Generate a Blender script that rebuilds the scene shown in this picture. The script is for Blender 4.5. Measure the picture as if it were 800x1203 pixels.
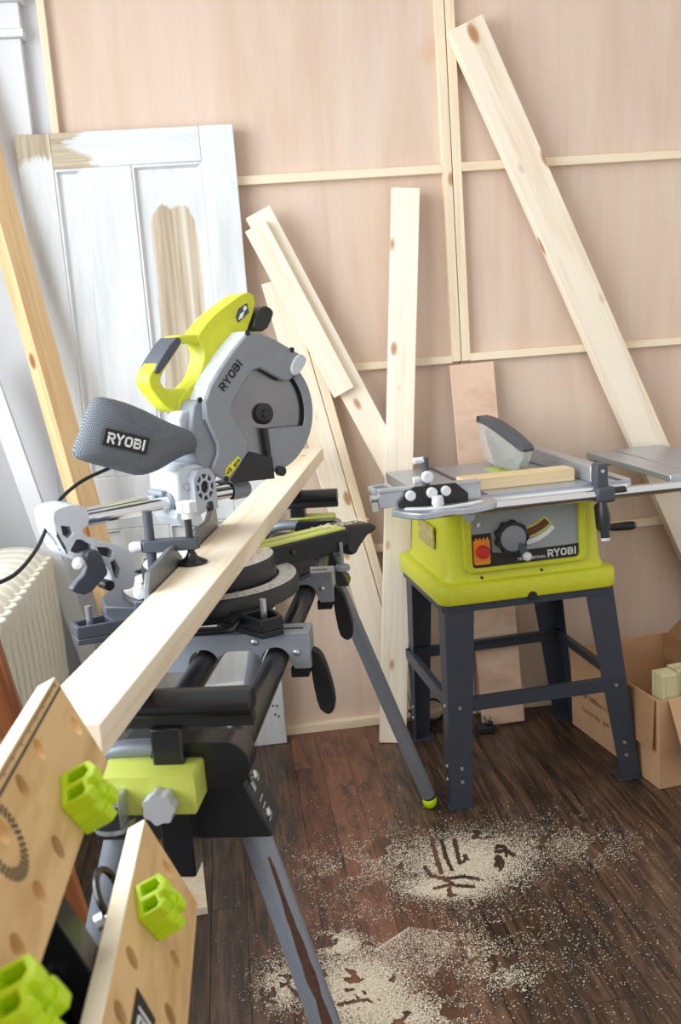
import bpy, bmesh, math, random
import numpy as np
from mathutils import Vector, Matrix, noise
from mathutils.geometry import delaunay_2d_cdt
random.seed(7)
rad = math.radians
scene = bpy.context.scene
col = scene.collection
for o in list(bpy.data.objects):
    bpy.data.objects.remove(o)

# ------------------------------------------------------------------ camera
FPX = 1170.0
CAM = Vector((0, 0, 1.42))
PITCH, YAW, ROLL = rad(11), rad(6), rad(4.2)
FW = Vector((math.sin(YAW) * math.cos(PITCH), math.cos(YAW) * math.cos(PITCH), -math.sin(PITCH)))
R0 = Vector((math.cos(YAW), -math.sin(YAW), 0))
U0 = R0.cross(FW)
RT = R0 * math.cos(ROLL) - U0 * math.sin(ROLL)
UP = U0 * math.cos(ROLL) + R0 * math.sin(ROLL)
cd = bpy.data.cameras.new('camera')
cam = bpy.data.objects.new('camera', cd)
col.objects.link(cam)
M = Matrix((RT, UP, -FW)).transposed().to_4x4()
M.translation = CAM
cam.matrix_world = M
cd.sensor_fit = 'VERTICAL'
cd.sensor_height = 36
cd.sensor_width = 24
cd.lens = FPX / 1203 * 36
cd.clip_start = 0.02
cd.dof.use_dof = True
cd.dof.focus_distance = 2.25
cd.dof.aperture_fstop = 9.0
scene.camera = cam

# ------------------------------------------------------------------ light
world = bpy.data.worlds.new('world')
scene.world = world
world.use_nodes = True
wn = world.node_tree.nodes
wn['Background'].inputs[0].default_value = (1.0, 0.965, 0.915, 1)
wn['Background'].inputs[1].default_value = 0.7


def area(name, loc, target, sx, sy, power, colr):
    ld = bpy.data.lights.new(name, 'AREA')
    ld.shape = 'RECTANGLE'
    ld.size, ld.size_y = sx, sy
    ld.energy = power
    ld.color = colr
    o = bpy.data.objects.new(name, ld)
    col.objects.link(o)
    o.location = loc
    o.rotation_euler = (Vector(target) - Vector(loc)).to_track_quat('-Z', 'Y').to_euler()
    return o


area('window_daylight', (-2.3, 1.2, 2.0), (0.3, 1.6, 0.9), 4.0, 2.4, 215, (0.89, 0.955, 1.0))
scene.view_settings.view_transform = 'Standard'
scene.view_settings.look = 'None'
scene.view_settings.exposure = 0.27
scene.view_settings.gamma = 1.0
scene.view_settings.use_curve_mapping = False


# ------------------------------------------------------------------ pixel -> place
def ray(u, v):
    return FW + RT * ((u - 400) / FPX) - UP * ((v - 601.5) / FPX)


def on(u, v, P0, N):
    d = ray(u, v)
    N = Vector(N)
    return CAM + d * ((Vector(P0) - CAM).dot(N) / d.dot(N))


class Frame:
    def __init__(s, x, y, rz):
        s.o = Vector((x, y, 0))
        s.rz = rad(rz)
        s.ex = Vector((math.cos(s.rz), math.sin(s.rz), 0))
        s.ey = Vector((-math.sin(s.rz), math.cos(s.rz), 0))

    def loc(s, P):
        q = P - s.o
        return Vector((q.dot(s.ex), q.dot(s.ey), P.z))

    def X(s, u, v, c): return s.loc(on(u, v, s.o + s.ex * c, s.ex))
    def Y(s, u, v, c): return s.loc(on(u, v, s.o + s.ey * c, s.ey))
    def Z(s, u, v, c): return s.loc(on(u, v, (0, 0, c), (0, 0, 1)))


WORLD = Frame(0, 0, 0)
STAND = Frame(-.375 * math.cos(rad(12)) + 1.85 * math.sin(rad(12)), .375 * math.sin(rad(12)) + 1.85 * math.cos(rad(12)), -12)
BASE = Frame(-.064, 1.910, -12)
HEAD = Frame(-.064, 1.910, 33)
TSAW = Frame(.815, 2.92, 4)
CARTON = Frame(1.149, 2.588, 8.6)


# ------------------------------------------------------------------ materials
def srgb(r, g, b):
    f = lambda c: c / 12.92 if c <= .04045 else ((c + .055) / 1.055) ** 2.4
    return (f(r / 255), f(g / 255), f(b / 255), 1)


class NT:
    def __init__(s, name):
        s.m = bpy.data.materials.new(name)
        s.m.use_nodes = True
        s.t = s.m.node_tree
        s.b = s.t.nodes['Principled BSDF']

    def n(s, typ, **kw):
        nd = s.t.nodes.new(typ)
        for k, v in kw.items():
            if k.startswith('i_'):
                key = k[2:]
                key = int(key) if key.isdigit() else key.replace('_', ' ')
                nd.inputs[key].default_value = v
            else:
                setattr(nd, k, v)
        return nd

    def l(s, a, b): s.t.links.new(a, b)

    def coords(s, scale, kind='Object'):
        tc = s.n('ShaderNodeTexCoord')
        mp = s.n('ShaderNodeMapping')
        mp.inputs['Scale'].default_value = scale
        s.l(tc.outputs[kind], mp.inputs['Vector'])
        return mp

    def ramp(s, fac, stops):
        r = s.n('ShaderNodeValToRGB')
        e = r.color_ramp.elements
        while len(e) < len(stops): e.new(.5)
        for el, (p, c) in zip(e, stops):
            el.position = p
            el.color = c
        s.l(fac, r.inputs[0])
        return r

    def mix(s, fac, a, b, mode='MIX'):
        m = s.n('ShaderNodeMix', data_type='RGBA', blend_type=mode)
        for sock, val in ((m.inputs[0], fac), (m.inputs[6], a), (m.inputs[7], b)):
            if hasattr(val, 'links'): s.l(val, sock)
            else: sock.default_value = val
        return m.outputs[2]

    def bump(s, h, strength=.2, dist=.002):
        b = s.n('ShaderNodeBump', i_Strength=strength, i_Distance=dist)
        s.l(h, b.inputs['Height'])
        s.l(b.outputs[0], s.b.inputs['Normal'])

    def set(s, colr=None, rough=.5, metal=0., spec=.5):
        if colr is not None:
            if hasattr(colr, 'links'): s.l(colr, s.b.inputs['Base Color'])
            else: s.b.inputs['Base Color'].default_value = colr
        s.b.inputs['Roughness'].default_value = rough
        s.b.inputs['Metallic'].default_value = metal
        s.b.inputs['Specular IOR Level'].default_value = spec
        return s.m


def plain(name, c, rough=.5, metal=0., spec=.5, var=.06, scale=60, bump=0.):
    t = NT(name)
    mp = t.coords((scale,) * 3)
    nz = t.n('ShaderNodeTexNoise', i_Scale=1., i_Detail=3.)
    t.l(mp.outputs[0], nz.inputs['Vector'])
    a = tuple(x * (1 - var) for x in c[:3]) + (1,)
    b = tuple(min(1, x * (1 + var)) for x in c[:3]) + (1,)
    r = t.ramp(nz.outputs[0], [(.3, a), (.7, b)])
    if bump: t.bump(nz.outputs[0], bump, .001)
    return t.set(r.outputs[0], rough, metal, spec)


def wood(name, light, dark, knot=None, stretch=(28, 28, 1.6), knots=0., rough=.6, ring=.5, seed=0., random_tint=0.):
    """timber with grain along the object's local Z"""
    t = NT(name)
    tc = t.n('ShaderNodeTexCoord')
    oi = t.n('ShaderNodeObjectInfo')
    ad = t.n('ShaderNodeVectorMath', operation='ADD')
    sc = t.n('ShaderNodeVectorMath', operation='SCALE')
    cb = t.n('ShaderNodeCombineXYZ')
    t.l(oi.outputs['Random'], cb.inputs[0]); t.l(oi.outputs['Random'], cb.inputs[1]); t.l(oi.outputs['Random'], cb.inputs[2])
    t.l(cb.outputs[0], sc.inputs[0]); sc.inputs['Scale'].default_value = 9.
    t.l(tc.outputs['Object'], ad.inputs[0]); t.l(sc.outputs[0], ad.inputs[1])
    mp = t.n('ShaderNodeMapping'); mp.inputs['Scale'].default_value = stretch
    t.l(ad.outputs[0], mp.inputs['Vector'])
    n1 = t.n('ShaderNodeTexNoise', i_Scale=1., i_Detail=4., i_Distortion=.6)
    t.l(mp.outputs[0], n1.inputs['Vector'])
    mp2 = t.n('ShaderNodeMapping'); mp2.inputs['Scale'].default_value = (stretch[0] * 5, stretch[1] * 5, stretch[2] * 2)
    t.l(ad.outputs[0], mp2.inputs['Vector'])
    n2 = t.n('ShaderNodeTexNoise', i_Scale=1., i_Detail=2.)
    t.l(mp2.outputs[0], n2.inputs['Vector'])
    mx = t.n('ShaderNodeMath', operation='MULTIPLY_ADD')
    t.l(n2.outputs[0], mx.inputs[0]); mx.inputs[1].default_value = .45
    t.l(n1.outputs[0], mx.inputs[2])
    c = t.ramp(mx.outputs[0], [(.5, dark), (.5 + .35 * (1 - ring) + .08, light)]).outputs[0]
    if knots:
        mk = t.n('ShaderNodeMapping'); mk.inputs['Scale'].default_value = (9, 9, 4.2)
        t.l(ad.outputs[0], mk.inputs['Vector'])
        v = t.n('ShaderNodeTexVoronoi', i_Scale=1., i_Randomness=1.)
        t.l(mk.outputs[0], v.inputs['Vector'])
        kr = t.ramp(v.outputs['Distance'], [(.0, (1, 1, 1, 1)), (.05 + .06 * knots, (.85, .85, .85, 1)), (.08 + .10 * knots, (0, 0, 0, 1))])
        c = t.mix(kr.outputs[0], c, knot or (.2, .1, .04, 1))
    t.bump(mx.outputs[0], .12, .001)
    return t.set(c, rough)


MT = {}
MT['pine'] = wood('pine', srgb(241, 229, 210), srgb(229, 211, 185), srgb(176, 126, 84), knots=.5)
MT['pine_knotty'] = wood('pine_knotty', srgb(240, 228, 208), srgb(226, 206, 178), srgb(172, 118, 74), knots=.9)
MT['pine_side'] = wood('pine_warm', srgb(232, 198, 150), srgb(214, 172, 120), srgb(150, 96, 54), knots=.5)
MT['pine_board'] = wood('pine_board', srgb(243, 229, 206), srgb(229, 205, 171), srgb(160, 108, 66), knots=.25)
MT['pine_strip'] = wood('pine_strip', srgb(228, 206, 164), srgb(212, 184, 138), knots=.0)
MT['batten'] = wood('batten_wood', srgb(236, 219, 192), srgb(224, 201, 170), srgb(176, 128, 80), knots=.4)
MT['redwood'] = wood('red_brown_wood', srgb(176, 112, 66), srgb(134, 76, 42), rough=.5)
MT['treated'] = wood('treated_timber', srgb(206, 196, 150), srgb(172, 164, 116), rough=.7)
MT['offcut_ply'] = wood('offcut_ply', srgb(222, 190, 166), srgb(208, 172, 146), stretch=(5, 5, 16), rough=.6)
MT['birch'] = wood('birch_ply', srgb(222, 186, 132), srgb(196, 156, 102), stretch=(24, 3, 24), rough=.5)
MT['birch_lit_edge'] = wood('birch_ply_lit_edge', srgb(246, 234, 208), srgb(234, 216, 182), stretch=(2, 2, 120), rough=.6)  # layered ply edge, its colour paled for the window light


def m_ply():
    t = NT('plywood')
    mp = t.coords((5, 5, .9))
    n1 = t.n('ShaderNodeTexNoise', i_Scale=1., i_Detail=5., i_Distortion=1.4)
    t.l(mp.outputs[0], n1.inputs['Vector'])
    mp2 = t.coords((90, 90, 4))
    n2 = t.n('ShaderNodeTexNoise', i_Scale=1., i_Detail=2.)
    t.l(mp2.outputs[0], n2.inputs['Vector'])
    c = t.ramp(n1.outputs[0], [(.3, srgb(208, 180, 160)), (.55, srgb(216, 193, 175)), (.75, srgb(220, 201, 186))]).outputs[0]
    c2 = t.ramp(n2.outputs[0], [(.3, (.965, .96, .955, 1)), (.65, (1, 1, 1, 1))]).outputs[0]
    c = t.mix(1., c, c2, 'MULTIPLY')
    mp3 = t.coords((1.7, 1.7, 1.7))
    n3 = t.n('ShaderNodeTexNoise', i_Scale=1.6, i_Detail=6.)
    t.l(mp3.outputs[0], n3.inputs['Vector'])
    st = t.ramp(n3.outputs[0], [(.66, (0, 0, 0, 1)), (.74, (.55, .55, .55, 1))]).outputs[0]
    c = t.mix(st, c, srgb(214, 170, 142))
    return t.set(c, .55)


MT['ply'] = m_ply()
MT['white'] = plain('white_paint', srgb(222, 224, 228), .55, var=.02, scale=6)
MT['plaster'] = plain('white_plaster', srgb(210, 212, 219), .8, var=.02, scale=4)


def m_door(name, strip):
    """old white paint; strip: None, 'panel' or 'rail' for where bare wood shows"""
    t = NT(name)
    mp = t.coords((1.5, 40, 40) if strip == 'rail' else (40, 40, 1.5))
    g = t.n('ShaderNodeTexNoise', i_Scale=1., i_Detail=4., i_Distortion=.5)
    t.l(mp.outputs[0], g.inputs['Vector'])
    bare = t.ramp(g.outputs[0], [(.35, srgb(160, 142, 118)), (.55, srgb(192, 178, 156)), (.7, srgb(212, 203, 188))]).outputs[0]
    mp2 = t.coords((3, 3, 14) if strip == 'rail' else (14, 14, 2.2))
    n2 = t.n('ShaderNodeTexNoise', i_Scale=1., i_Detail=6., i_Roughness=.65)
    t.l(mp2.outputs[0], n2.inputs['Vector'])
    paint = t.ramp(n2.outputs[0], [(.35, srgb(200, 204, 207)), (.6, srgb(221, 223, 225))]).outputs[0]
    if strip:
        tc = t.n('ShaderNodeTexCoord')
        sx = t.n('ShaderNodeSeparateXYZ')
        t.l(tc.outputs['Object'], sx.inputs[0])
        if strip == 'panel':   # worn off over the middle of the panel, paint left at top and edges
            a = t.n('ShaderNodeMath', operation='ABSOLUTE'); t.l(sx.outputs[0], a.inputs[0])
            m1 = t.n('ShaderNodeMapRange', i_1=.1, i_2=.045, i_3=0., i_4=.75); t.l(a.outputs[0], m1.inputs[0])
            m2 = t.n('ShaderNodeMapRange', i_1=.40, i_2=.30, i_3=0., i_4=1.); t.l(sx.outputs[2], m2.inputs[0])
            mm = t.n('ShaderNodeMath', operation='MULTIPLY'); t.l(m1.outputs[0], mm.inputs[0]); t.l(m2.outputs[0], mm.inputs[1])
        elif strip == 'stile':
            m1 = t.n('ShaderNodeMapRange', i_1=.86, i_2=.98, i_3=0., i_4=.5); t.l(sx.outputs[2], m1.inputs[0])
            mm = m1
        else:
            m1 = t.n('ShaderNodeMapRange', i_1=.02, i_2=-.2, i_3=0., i_4=.5); t.l(sx.outputs[0], m1.inputs[0])
            mm = m1
        s2 = t.n('ShaderNodeMath', operation='ADD'); t.l(mm.outputs[0], s2.inputs[0]); t.l(n2.outputs[0], s2.inputs[1])
        k = t.ramp(s2.outputs[0], [(.84, (0, 0, 0, 1)), (.92, (1, 1, 1, 1))]).outputs[0]
        c = t.mix(k, paint, bare)
    else:
        k = t.ramp(n2.outputs[0], [(.70, (0, 0, 0, 1)), (.74, (.6, .6, .6, 1))]).outputs[0]
        c = t.mix(k, paint, bare)
    t.bump(n2.outputs[0], .15, .001)
    return t.set(c, .55)


MT['door'] = m_door('door_paint', None)
MT['door_panel'] = m_door('door_paint_worn_panel', 'panel')
MT['door_stile'] = m_door('door_paint_worn_stile', 'stile')
MT['door_rail'] = m_door('door_paint_worn_rail', 'rail')


def m_floor():
    t = NT('dark_floorboard')
    tc = t.n('ShaderNodeNewGeometry')
    oi = t.n('ShaderNodeObjectInfo')
    cb = t.n('ShaderNodeCombineXYZ')
    mu = t.n('ShaderNodeMath', operation='MULTIPLY'); t.l(oi.outputs['Random'], mu.inputs[0]); mu.inputs[1].default_value = 7.
    t.l(mu.outputs[0], cb.inputs[2]); t.l(mu.outputs[0], cb.inputs[1])
    ad = t.n('ShaderNodeVectorMath', operation='ADD'); t.l(tc.outputs['Position'], ad.inputs[0]); t.l(cb.outputs[0], ad.inputs[1])
    mp = t.n('ShaderNodeMapping'); mp.inputs['Scale'].default_value = (26, 2.2, 8); t.l(ad.outputs[0], mp.inputs['Vector'])
    g = t.n('ShaderNodeTexNoise', i_Scale=1., i_Detail=5., i_Distortion=1.6); t.l(mp.outputs[0], g.inputs['Vector'])
    c = t.ramp(g.outputs[0], [(.30, srgb(38, 29, 25)), (.47, srgb(80, 60, 47)), (.68, srgb(114, 88, 69))]).outputs[0]
    mp2 = t.n('ShaderNodeMapping'); mp2.inputs['Scale'].default_value = (150, 9, 8); t.l(ad.outputs[0], mp2.inputs['Vector'])
    g2 = t.n('ShaderNodeTexNoise', i_Scale=1., i_Detail=2.); t.l(mp2.outputs[0], g2.inputs['Vector'])
    c = t.mix(1., c, t.ramp(g2.outputs[0], [(.3, (.5, .48, .46, 1)), (.6, (1, 1, 1, 1))]).outputs[0], 'MULTIPLY')
    # worn reddish strip
    sx = t.n('ShaderNodeSeparateXYZ'); t.l(tc.outputs['Position'], sx.inputs[0])
    d = t.n('ShaderNodeMath', operation='SUBTRACT'); t.l(sx.outputs[0], d.inputs[0]); d.inputs[1].default_value = .22
    ab = t.n('ShaderNodeMath', operation='ABSOLUTE'); t.l(d.outputs[0], ab.inputs[0])
    mr = t.n('ShaderNodeMapRange', i_1=.34, i_2=.05, i_3=0., i_4=.45); t.l(ab.outputs[0], mr.inputs[0])
    mp3 = t.n('ShaderNodeMapping'); mp3.inputs['Scale'].default_value = (9, 2., 2); t.l(ad.outputs[0], mp3.inputs['Vector'])
    g3 = t.n('ShaderNodeTexNoise', i_Scale=1., i_Detail=6., i_Roughness=.7); t.l(mp3.outputs[0], g3.inputs['Vector'])
    sm = t.n('ShaderNodeMath', operation='ADD'); t.l(mr.outputs[0], sm.inputs[0]); t.l(g3.outputs[0], sm.inputs[1])
    k = t.ramp(sm.outputs[0], [(.66, (0, 0, 0, 1)), (.95, (.62, .62, .62, 1))]).outputs[0]
    c = t.mix(k, c, srgb(140, 92, 72))
    mp4 = t.n('ShaderNodeMapping'); mp4.inputs['Scale'].default_value = (22, 7, 4); t.l(ad.outputs[0], mp4.inputs['Vector'])
    g4 = t.n('ShaderNodeTexNoise', i_Scale=1., i_Detail=6., i_Roughness=.75); t.l(mp4.outputs[0], g4.inputs['Vector'])
    c = t.mix(t.ramp(g4.outputs[0], [(.50, (0, 0, 0, 1)), (.64, (.8, .8, .8, 1))]).outputs[0], c, srgb(48, 44, 44))
    hv = t.n('ShaderNodeMath', operation='MULTIPLY_ADD'); t.l(oi.outputs['Random'], hv.inputs[0]); hv.inputs[1].default_value = .34; hv.inputs[2].default_value = .84
    cc = t.n('ShaderNodeCombineXYZ')
    for i in range(3): t.l(hv.outputs[0], cc.inputs[i])
    c = t.mix(1., c, cc.outputs[0], 'MULTIPLY')
    rr = t.n('ShaderNodeMapRange', i_1=.2, i_2=.8, i_3=.24, i_4=.5); t.l(g3.outputs[0], rr.inputs[0])
    m = t.set(c, .45, spec=.4)
    t.l(rr.outputs[0], t.b.inputs['Roughness'])
    t.bump(g2.outputs[0], .25, .001)
    return m


MT['floor'] = m_floor()
MT['scale_white'] = plain('worn_white_alloy', srgb(224, 222, 216), .5, var=.12, scale=70)
MT['lime'] = plain('lime_plastic', srgb(206, 209, 44), .42, var=.04)
MT['lime_hi'] = plain('lime_bright_plastic', srgb(190, 222, 20), .4, var=.05)
MT['lime_paint'] = plain('lime_painted_steel', srgb(196, 206, 92), .4, var=.04)
MT['grey'] = plain('grey_plastic', srgb(134, 140, 148), .42, var=.04)
MT['grey_panel'] = plain('panel_grey', srgb(158, 164, 164), .45, var=.02)
MT['grey_light'] = plain('light_grey_plastic', srgb(196, 202, 210), .4, var=.03)
MT['grey_cover'] = plain('cover_grey', srgb(164, 170, 178), .42, var=.03)
MT['grey_paint'] = plain('grey_painted_steel', srgb(150, 156, 166), .38, metal=.2, var=.03)
MT['fence_grey'] = plain('fence_grey', srgb(112, 116, 118), .4, metal=.3, var=.08)
MT['grey_dark'] = plain('dark_grey_plastic', srgb(70, 75, 84), .45, var=.05)
MT['leg_grey'] = plain('leg_grey_steel', srgb(130, 136, 146), .4, metal=.35, var=.04)
MT['black'] = plain('black_plastic', srgb(30, 31, 34), .42, var=.08)
MT['black_gloss'] = plain('black_gloss_steel', srgb(28, 29, 33), .25, var=.05)
MT['rail'] = plain('black_anodised_rail', srgb(52, 52, 56), .28, metal=.5, var=.05)
MT['rubber'] = plain('black_rubber', srgb(22, 22, 24), .75, var=.1)
MT['navy'] = plain('blue_black_painted_steel', srgb(52, 58, 70), .42, var=.06)
MT['alu'] = plain('cast_aluminium', srgb(190, 196, 206), .38, metal=.75, var=.05, scale=90)
MT['chrome'] = plain('polished_steel', srgb(220, 223, 228), .14, metal=1., var=.02)
MT['steel'] = plain('zinc_steel', srgb(200, 203, 208), .3, metal=.9, var=.05)
MT['knob_grey'] = plain('grey_knob', srgb(168, 170, 174), .5, var=.02)
MT['knob_white'] = plain('pale_grey_knob', srgb(222, 224, 228), .45, var=.02)
MT['red'] = plain('red_button', srgb(196, 36, 34), .4)
MT['orange'] = plain('orange_switch', srgb(238, 146, 38), .45)
MT['yellow_label'] = plain('yellow_label', srgb(222, 216, 40), .5, var=.02)
MT['white_print'] = plain('white_print', srgb(236, 237, 238), .5, var=.01)
MT['black_print'] = plain('black_print', srgb(24, 24, 26), .5, var=.01)
MT['brown_print'] = plain('brown_print', srgb(92, 72, 56), .7, var=.03)
MT['grey_print'] = plain('grey_print', srgb(92, 94, 96), .6, var=.03)
MT['scale_print'] = plain('dark_scale_print', srgb(70, 62, 50), .6, var=.05)
MT['card'] = plain('cardboard', srgb(198, 156, 118), .8, var=.05, scale=14)
MT['card_in'] = plain('cardboard_inside', srgb(176, 134, 96), .85, var=.05, scale=14)
MT['radiator'] = plain('cream_radiator_enamel', srgb(232, 228, 214), .4, var=.03, scale=10)
MT['sawdust'] = plain('sawdust', srgb(230, 216, 194), .9, var=.14, scale=260)
MT['streak_brown'] = plain('dark_brown', srgb(78, 48, 34), .7, var=.3, scale=120)
MT['slot'] = plain('brown_slot', srgb(112, 62, 40), .7)
MT['sticker'] = plain('worn_paper_sticker', srgb(186, 172, 112), .7, var=.25, scale=50)


def m_blade():
    t = NT('brushed_blade_steel')
    t.b.inputs['Anisotropic'].default_value = .85
    tg = t.n('ShaderNodeTangent', direction_type='RADIAL', axis='Y')
    t.l(tg.outputs[0], t.b.inputs['Tangent'])
    return t.set(srgb(138, 138, 142), .3, .95)


MT['blade'] = m_blade()


def m_clear():
    t = NT('clear_plastic')
    t.b.inputs['Transmission Weight'].default_value = .75
    t.b.inputs['IOR'].default_value = 1.15
    return t.set(srgb(232, 236, 236), .12)


MT['clear'] = m_clear()


def m_bag():
    t = NT('woven_bag_fabric')
    tc = t.n('ShaderNodeTexCoord'); sx = t.n('ShaderNodeSeparateXYZ'); t.l(tc.outputs['Object'], sx.inputs[0])
    def sn(a, k):
        m = t.n('ShaderNodeMath', operation='MULTIPLY'); t.l(a, m.inputs[0]); m.inputs[1].default_value = k
        q = t.n('ShaderNodeMath', operation='SINE'); t.l(m.outputs[0], q.inputs[0]); return q.outputs[0]
    ad = t.n('ShaderNodeMath', operation='ADD'); t.l(sx.outputs[0], ad.inputs[0]); t.l(sx.outputs[2], ad.inputs[1])
    sb = t.n('ShaderNodeMath', operation='SUBTRACT'); t.l(sx.outputs[0], sb.inputs[0]); t.l(sx.outputs[2], sb.inputs[1])
    pr = t.n('ShaderNodeMath', operation='MULTIPLY'); t.l(sn(ad.outputs[0], 1150), pr.inputs[0]); t.l(sn(sb.outputs[0], 1150), pr.inputs[1])
    c = t.ramp(pr.outputs[0], [(.0, srgb(74, 80, 88)), (.5, srgb(134, 140, 148))]).outputs[0]
    return t.set(c, .85)



MT['bag'] = m_bag()


# ------------------------------------------------------------------ mesh helpers
class B:
    def __init__(s):
        s.v, s.f = [], []

    def add(s, vs, fs):
        k = len(s.v)
        s.v += [tuple(p) for p in vs]
        s.f += [tuple(i + k for i in f) for f in fs]
        return s

    def box(s, x0, x1, y0, y1, z0, z1, M=None):
        vs = [Vector((x, y, z)) for z in (z0, z1) for y in (y0, y1) for x in (x0, x1)]
        if M: vs = [M @ p for p in vs]
        return s.add(vs, [(0, 2, 3, 1), (4, 5, 7, 6), (0, 1, 5, 4), (2, 6, 7, 3), (0, 4, 6, 2), (1, 3, 7, 5)])

    def loft(s, loops, cap=True):
        n = len(loops[0])
        vs = [p for lp in loops for p in lp]
        fs = []
        for i in range(len(loops) - 1):
            for j in range(n):
                a, b = i * n + j, i * n + (j + 1) % n
                fs.append((a, b, b + n, a + n))
        if cap:
            fs.append(tuple(range(n))[::-1])
            fs.append(tuple((len(loops) - 1) * n + j for j in range(n)))
        return s.add(vs, fs)

    def cyl(s, p0, p1, r0, r1=None, seg=20, cap=True):
        p0, p1 = Vector(p0), Vector(p1)
        r1 = r0 if r1 is None else r1
        return s.lathe(p0, p1 - p0, [(r0, 0), (r1, (p1 - p0).length)], seg, cap)

    def lathe(s, o, ax, prof, seg=24, cap=True):
        o, ax = Vector(o), Vector(ax).normalized()
        u = ax.orthogonal().normalized()
        w = ax.cross(u)
        return s.loft([[o + ax * h + (u * math.cos(2 * math.pi * k / seg) + w * math.sin(2 * math.pi * k / seg)) * r
                        for k in range(seg)] for r, h in prof], cap)

    def sweep(s, pts, r, seg=10, closed=False):
        pts = [Vector(p) for p in pts]
        loops, u = [], None
        n = len(pts)
        for i, p in enumerate(pts):
            a = pts[i - 1] if (i or closed) else p
            b = pts[(i + 1) % n] if (i < n - 1 or closed) else p
            t = (b - a).normalized()
            u = t.orthogonal().normalized() if u is None else (u - t * u.dot(t)).normalized()
            w = t.cross(u)
            loops.append([p + (u * math.cos(2 * math.pi * k / seg) + w * math.sin(2 * math.pi * k / seg)) * r for k in range(seg)])
        if closed: loops.append(loops[0])
        return s.loft(loops, not closed)

    def plate(s, outer, fn, w0, w1, holes=()):
        """flat shape outer (u,v) with holes, thickness w0..w1; fn(u,v,w) -> point"""
        def area2(l): return sum(l[i - 1][0] * l[i][1] - l[i][0] * l[i - 1][1] for i in range(len(l)))
        outer = list(outer) if area2(outer) > 0 else list(outer)[::-1]
        loops = [outer] + [list(h) if area2(h) < 0 else list(h)[::-1] for h in holes]
        flat = [p for l in loops for p in l]
        n = len(flat)
        eds, k = [], 0
        for l in loops:
            eds += [(k + j, k + (j + 1) % len(l)) for j in range(len(l))]
            k += len(l)
        ov, _, ft, ovi, _, _ = delaunay_2d_cdt([Vector(p[:2]) for p in flat], eds, [], 0, 1e-7)
        back = [vi[0] if vi else None for vi in ovi]

        def inside(q, l):
            r = False
            for i in range(len(l)):
                (x0, y0), (x1, y1) = l[i - 1][:2], l[i][:2]
                if (y0 > q[1]) != (y1 > q[1]) and q[0] < (x1 - x0) * (q[1] - y0) / (y1 - y0) + x0: r = not r
            return r
        tris = []
        for f_ in ft:
            t_ = tuple(back[i] for i in f_)
            if None in t_ or len(set(t_)) < 3: continue
            g = (sum(flat[i][0] for i in t_) / 3, sum(flat[i][1] for i in t_) / 3)
            if inside(g, loops[0]) and not any(inside(g, h) for h in loops[1:]): tris.append(t_)
        vs = [fn(p[0], p[1], w0) for p in flat] + [fn(p[0], p[1], w1) for p in flat]
        fs = []
        for t in tris:
            a, b, c = (flat[i] for i in t)
            if (b[0] - a[0]) * (c[1] - a[1]) - (b[1] - a[1]) * (c[0] - a[0]) < 0: t = (t[0], t[2], t[1])
            fs.append((t[2], t[1], t[0]))
            fs.append((t[0] + n, t[1] + n, t[2] + n))
        k = 0
        for l in loops:
            m = len(l)
            for j in range(m):
                a, b = k + j, k + (j + 1) % m
                fs.append((a, b, b + n, a + n))
            k += m
        return s.add(vs, fs)

    def ell(s, c, rx, ry, rz, seg=20, rings=12):
        c = Vector(c)
        loops = []
        for i in range(1, rings):
            th = math.pi * i / rings
            loops.append([c + Vector((rx * math.sin(th) * math.cos(2 * math.pi * k / seg), ry * math.sin(th) * math.sin(2 * math.pi * k / seg), -rz * math.cos(th))) for k in range(seg)])
        return s.loft(loops)


Z0 = {}


def mesh_obj(name, b, mat, parent=None, bevel=0., angle=40, rz=0., seg=2, loc=None):
    me = bpy.data.meshes.new(name)
    root = parent
    while root and root.parent: root = root.parent
    z = Z0.get(root.name, 0.) if root else 0.
    me.from_pydata([(p[0], p[1], p[2] - z) for p in b.v], [], b.f)
    bm = bmesh.new(); bm.from_mesh(me)
    bmesh.ops.recalc_face_normals(bm, faces=bm.faces)
    bm.to_mesh(me); bm.free()
    me.materials.append(MT[mat] if isinstance(mat, str) else mat)
    me.shade_smooth()
    me.set_sharp_from_angle(angle=rad(angle))
    o = bpy.data.objects.new(name, me)
    col.objects.link(o)
    if parent: o.parent = parent
    if rz: o.rotation_euler = (0, 0, rad(rz))
    if loc: o.location = loc
    if bevel:
        m = o.modifiers.new('bevel', 'BEVEL')
        m.width = bevel; m.segments = seg; m.limit_method = 'ANGLE'; m.angle_limit = rad(40)
        m.harden_normals = False
    return o


def pieces(name, b, mat, parent=None, *ar, **kw):
    """one object for every loose piece of b"""
    n = len(b.v)
    par = list(range(n))
    def find(i):
        while par[i] != i:
            par[i] = par[par[i]]; i = par[i]
        return i
    for f in b.f:
        for i in f[1:]: par[find(i)] = find(f[0])
    grp = {}
    for f in b.f: grp.setdefault(find(f[0]), []).append(f)
    out = []
    for g, fs in grp.items():
        ids = sorted({i for f in fs for i in f}); mp = {i: k for k, i in enumerate(ids)}
        c = B(); c.v = [b.v[i] for i in ids]; c.f = [tuple(mp[i] for i in f) for f in fs]
        out.append(mesh_obj(name, c, mat, parent, *ar, **kw))
    return out


def tag(o, label, cat, group=None, kind=None):
    o['label'] = label
    if cat: o['category'] = cat
    if group: o['group'] = group
    if kind: o['kind'] = kind
    return o


def thing(name, label, cat, loc=(0, 0, 0), rz=0., group=None):
    o = bpy.data.objects.new(name, None)
    o.empty_display_size = .05
    col.objects.link(o)
    o.location = loc
    o.rotation_euler = (0, 0, rad(rz))
    Z0[o.name] = loc[2]
    return tag(o, label, cat, group)


def struct(o):
    o['kind'] = 'structure'
    return o


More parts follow.
